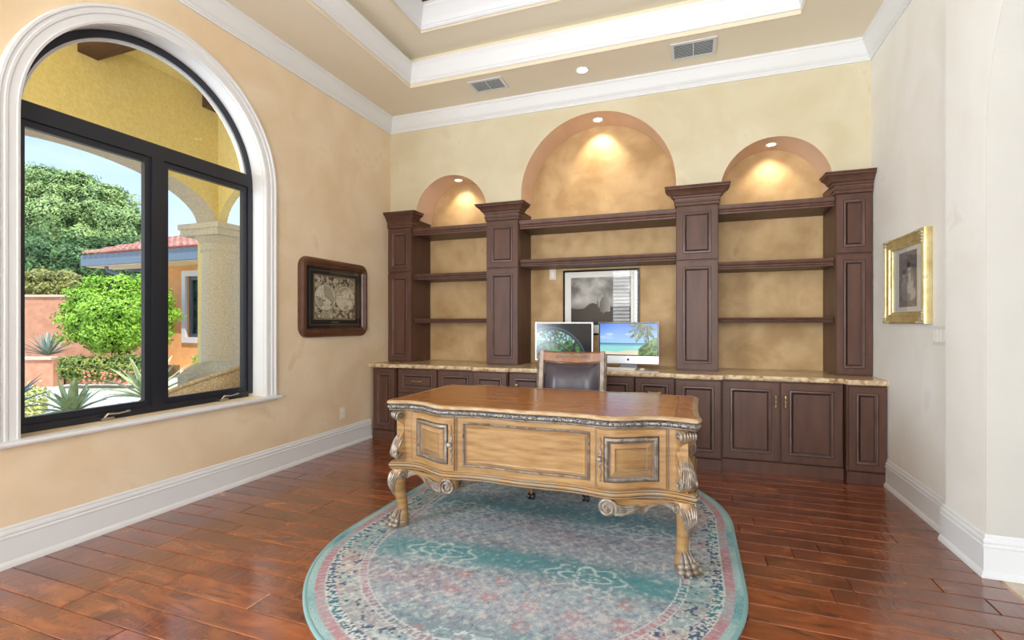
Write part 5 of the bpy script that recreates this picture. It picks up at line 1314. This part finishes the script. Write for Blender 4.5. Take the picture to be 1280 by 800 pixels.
# hedge, shrubs, trees
hc = at(128, 460, 10.2); hd = at(165, 460, 10.2)
cl_ = []
for u in (88, 104, 120, 136, 152, 168, 184): cl_.append((at(u, 459, 10.2), (.26, .26, .30)))
shrub('clipped_hedge', 'low clipped flowering hedge in front of the round lime shrub', 'hedge', cl_, 'leaf_hedge', 9000, .035, 21)
m = MB(); rs = random.Random(5)
ft = thing('flowering_plant', 'coral pink flowers at the foot of the clipped hedge', 'plant', (*at(150, 475, 9.8)[:2], GZ))
for k in range(60):
    p = at(rs.uniform(104, 178), rs.uniform(463, 480), 9.75); m.ell(p, (.022, .022, .02), 6, 4)
o = m.build('blossom', 'flower', parent=ft); o['kind'] = 'stuff'
c0 = at(150, 394, 11.4); shrub('round_shrub', 'big round lime green shrub left of the window mullion', 'shrub', [(c0, (1.20, 1.0, .92)), (at(116, 402, 11.3), (.72, .7, .72)), (at(186, 394, 11.4), (.75, .7, .80)), (at(150, 366, 11.4), (.85, .7, .50)), (at(140, 420, 11.2), (.95, .6, .42)), (at(120, 376, 11.3), (.6, .6, .5))], 'leaf_lime', 42000, .040, 31, trunk=[((c0[0], c0[1], .225), (c0[0], c0[1], .9), .07, .05), ((c0[0]-.3, c0[1], .225), (c0[0]-.2, c0[1], 1.0), .05, .04), ((c0[0]+.3, c0[1], .225), (c0[0]+.2, c0[1], 1.0), .05, .04)])
shrub('olive_shrub', 'yellowish olive shrub above the coral garden wall', 'shrub', [(at(62, 356, 15.5), (1.2, .8, .62)), (at(90, 362, 15.5), (.7, .6, .45)), (at(38, 360, 15.5), (.8, .6, .5))], 'leaf_olive', 12000, .055, 41, trunk=[((*at(62, 0, 15.5)[:2], GZ), at(62, 380, 15.5), .08, .05)])
def tree(label, cl2, leafm, n, size, seed):
    cc = cl2[0][0]; shrub('garden_tree', label, 'tree', cl2, leafm, n, size, seed, trunk=[((cc[0], cc[1], GZ), cc, .22, .10)]+[(cc, (c[0], c[1], c[2]), .09, .03) for c, r in cl2[1:]])
K = 26/22
tree('tall leafy tree filling the sky at left of the window', [(at(u_, v_, 26), (a_*K, b_, c_*K)) for u_, v_, a_, b_, c_ in ((75, 272, 2.5, 2.2, 1.8), (30, 262, 2.2, 2, 1.7), (122, 258, 1.5, 1.6, 1.1), (70, 236, 1.5, 1.5, .9), (20, 240, 1.6, 1.5, .9), (150, 282, 1.5, 1.5, 1.4), (105, 300, 1.8, 1.6, 1.4), (52, 218, .8, 1, .5), (98, 226, .8, 1, .5), (138, 240, .7, 1, .4))], 'leaf_tree', 60000, .085, 51)
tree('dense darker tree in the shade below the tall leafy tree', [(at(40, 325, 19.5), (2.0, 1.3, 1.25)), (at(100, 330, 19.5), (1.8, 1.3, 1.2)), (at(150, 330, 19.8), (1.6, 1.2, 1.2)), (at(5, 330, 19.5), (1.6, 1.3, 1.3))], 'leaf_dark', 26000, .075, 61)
shrub('yellow_shrub', 'bright yellow-green bedding shrub by the foot of the stone column', 'shrub', [(at(304, 462, 10.0), (.45, .4, .42)), (at(268, 458, 10.0), (.5, .4, .35))], 'leaf_yellow', 6000, .04, 71)
shrub('yellow_shrub', 'sparse yellow-leaved shrub at lower left of the window', 'shrub', [(at(44, 500, 7.4), (.22, .2, .28)), (at(36, 525, 7.2), (.25, .2, .2))], 'leaf_yellow', 700, .035, 81, core=False, trunk=[((*at(42, 0, 7.4)[:2], GZ), at(44, 505, 7.4), .012, .008)])
# neighbouring wing of the house
hs = thing('house_wing', 'apricot stucco house wing with clay tile roof and blue fascia', 'building', (-10, 10.2, GZ))
HY = 10.0
m = wall_holes(-15.2, -3.6, GZ, 3.0, [rect_hole(-13.6, -12.45, .88, 2.62)], lambda u, z, d: (u, d, z), HY, HY+.3)
m.build('wall', 'stucco_orange', parent=hs)
fw_ = MB()
for b in ((-13.75, -12.30, .72, .88), (-13.75, -12.30, 2.62, 2.78), (-13.75, -13.60, .88, 2.62), (-12.45, -12.30, .88, 2.62)): fw_.box(b[0], b[1], HY-.06, HY-.001, b[2], b[3])
wn = fw_.build('window', 'white', parent=hs)
fw_ = MB()
for b in ((-13.60, -12.45, .88, .98), (-13.60, -12.45, 2.52, 2.62), (-13.60, -13.50, .98, 2.52), (-12.55, -12.45, .98, 2.52), (-13.07, -12.97, .98, 2.52)): fw_.box(b[0], b[1], HY+.06, HY+.12, b[2], b[3])
fw_.build('sash', 'winblue', parent=wn)
MB().box(-13.60, -12.45, HY+.13, HY+.15, .88, 2.62).build('pane', 'darkglass', parent=wn)
MB().box(-16.75, -3.6, HY-.75, HY+.001, 2.93, 2.99).build('soffit', 'cream', parent=hs)
MB().box(-16.80, -3.6, HY-.83, HY-.752, 2.96, 3.27).build('fascia', 'fascia', parent=hs)
MB().box(-16.88, -16.802, HY-.83, HY+3.5, 2.96, 3.27).build('fascia', 'fascia', parent=hs)
m = MB(); m.loft([[(-16.8, HY-.80, 3.271), (-3.6, HY-.80, 3.271), (-3.6, HY+4, 3.271), (-16.8, HY+4, 3.271)], [(-15.4, HY+2.6, 4.5), (-3.6, HY+2.6, 4.5), (-3.6, HY+4, 4.5), (-15.4, HY+4, 4.5)]]); rf = m.build('roof', 'rooftile', parent=hs)
m = MB(); sl = (4.5-3.27)/3.4
for i in range(52):
    x = -16.6+i*.25
    for j in range(9):
        y0_ = HY-.90+j*.36; z0_ = 3.285+j*.36*sl
        if x < -16.7+j*.16: continue
        L = []
        for k, (yy, r_) in enumerate(((y0_, .105), (y0_+.42, .085))):
            zz = z0_+(.42*sl if k else 0)+.03*(1-k)
            L.append([(x+r_*math.cos(PI*q/6), yy, zz+r_*.75*math.sin(PI*q/6)) for q in range(7)])
        m.loft(L, closed=True)
o = m.build('roof_tiles', 'rooftile', parent=rf, smooth=60); o['kind'] = 'stuff'
m = MB(); q0 = at(142, 326, 14.2); m.tube([(-15.95, HY-.70, 2.93), (-15.95, HY-.66, 2.80), (-15.6, HY-.35, 2.66), (-15.15, HY-.10, 2.60), (-15.12, HY-.07, 2.3), (-15.12, HY-.07, GZ+.02)], .055, 8); m.build('downspout', 'fascia', parent=hs, smooth=60)
# wicker patio chair and ottoman in the porch
pc = thing('wicker_armchair', 'honey wicker patio armchair with grey cushion seen through the right pane', 'chair', (-4.35, 3.34, GZ))
cc = Vector((-4.35, 3.34, 0))
m = MB(); L = []
for i in range(25):
    a = math.radians(-25+230*i/24-65); h = .86-.26*abs((i-12)/12)**1.6; R0 = .36
    dx, dy = math.cos(a), math.sin(a)
    L.append([(cc.x+dx*R0*.95, cc.y+dy*R0*.95, GZ+.02), (cc.x+dx*(R0+.04), cc.y+dy*(R0+.04), GZ+.5), (cc.x+dx*(R0+.08), cc.y+dy*(R0+.08), h), (cc.x+dx*(R0+.06), cc.y+dy*(R0+.06), h+.02), (cc.x+dx*(R0+.03), cc.y+dy*(R0+.03), h), (cc.x+dx*(R0-.02), cc.y+dy*(R0-.02), GZ+.5), (cc.x+dx*R0*.85, cc.y+dy*R0*.85, GZ+.02)])
m.loft(L); bk = m.build('shell', 'wicker', parent=pc, smooth=60)
m = MB(); 
for i in range(0, 25): 
    a = math.radians(-25+230*i/24-65); h = .86-.26*abs((i-12)/12)**1.6
pts = [(cc.x+.43*math.cos(math.radians(-90+230*i/24)), cc.y+.43*math.sin(math.radians(-90+230*i/24)), .885-.26*abs((i-12)/12)**1.6) for i in range(25)]
m.tube(pts, .02, 8); m.build('rim', 'wicker', parent=bk, smooth=60)
m = MB(); m.lathe([(.02, GZ+.25), (.32, GZ+.25), (.34, GZ+.32), (.33, GZ+.42), (.25, GZ+.46), (.02, GZ+.47)], (cc.x, cc.y, 0), 24); m.build('seat_cushion', 'cushion', parent=pc, smooth=60)
m = MB(); cb_ = cc+Vector((-.10, -.16, 0)); L = []
for k in range(13):
    a = math.radians(118+ -60+120*k/12); dx, dy = math.cos(a), math.sin(a)
    hh = .90-.10*abs((k-6)/6)**2.5; L.append([(cc.x+dx*r_, cc.y+dy*r_, z) for r_, z in ((.34, .42), (.34, hh-.05), (.29, hh), (.22, hh-.03), (.19, hh-.12), (.20, .42))])
m.loft(L); m.build('back_cushion', 'cushion', parent=pc, smooth=60)
ot = thing('wicker_ottoman', 'grey wicker seat top just above the bottom rail of the left pane', 'ottoman', (-4.55, 2.40, GZ))
m = MB(); m.lathe([(.30, GZ+.01), (.34, .1), (.36, .40), (.37, .52), (.35, .545), (.25, .565), (.02, .57)], (-4.55, 2.40, 0), 28); m.build('body', 'wicker_grey', parent=ot, smooth=60)
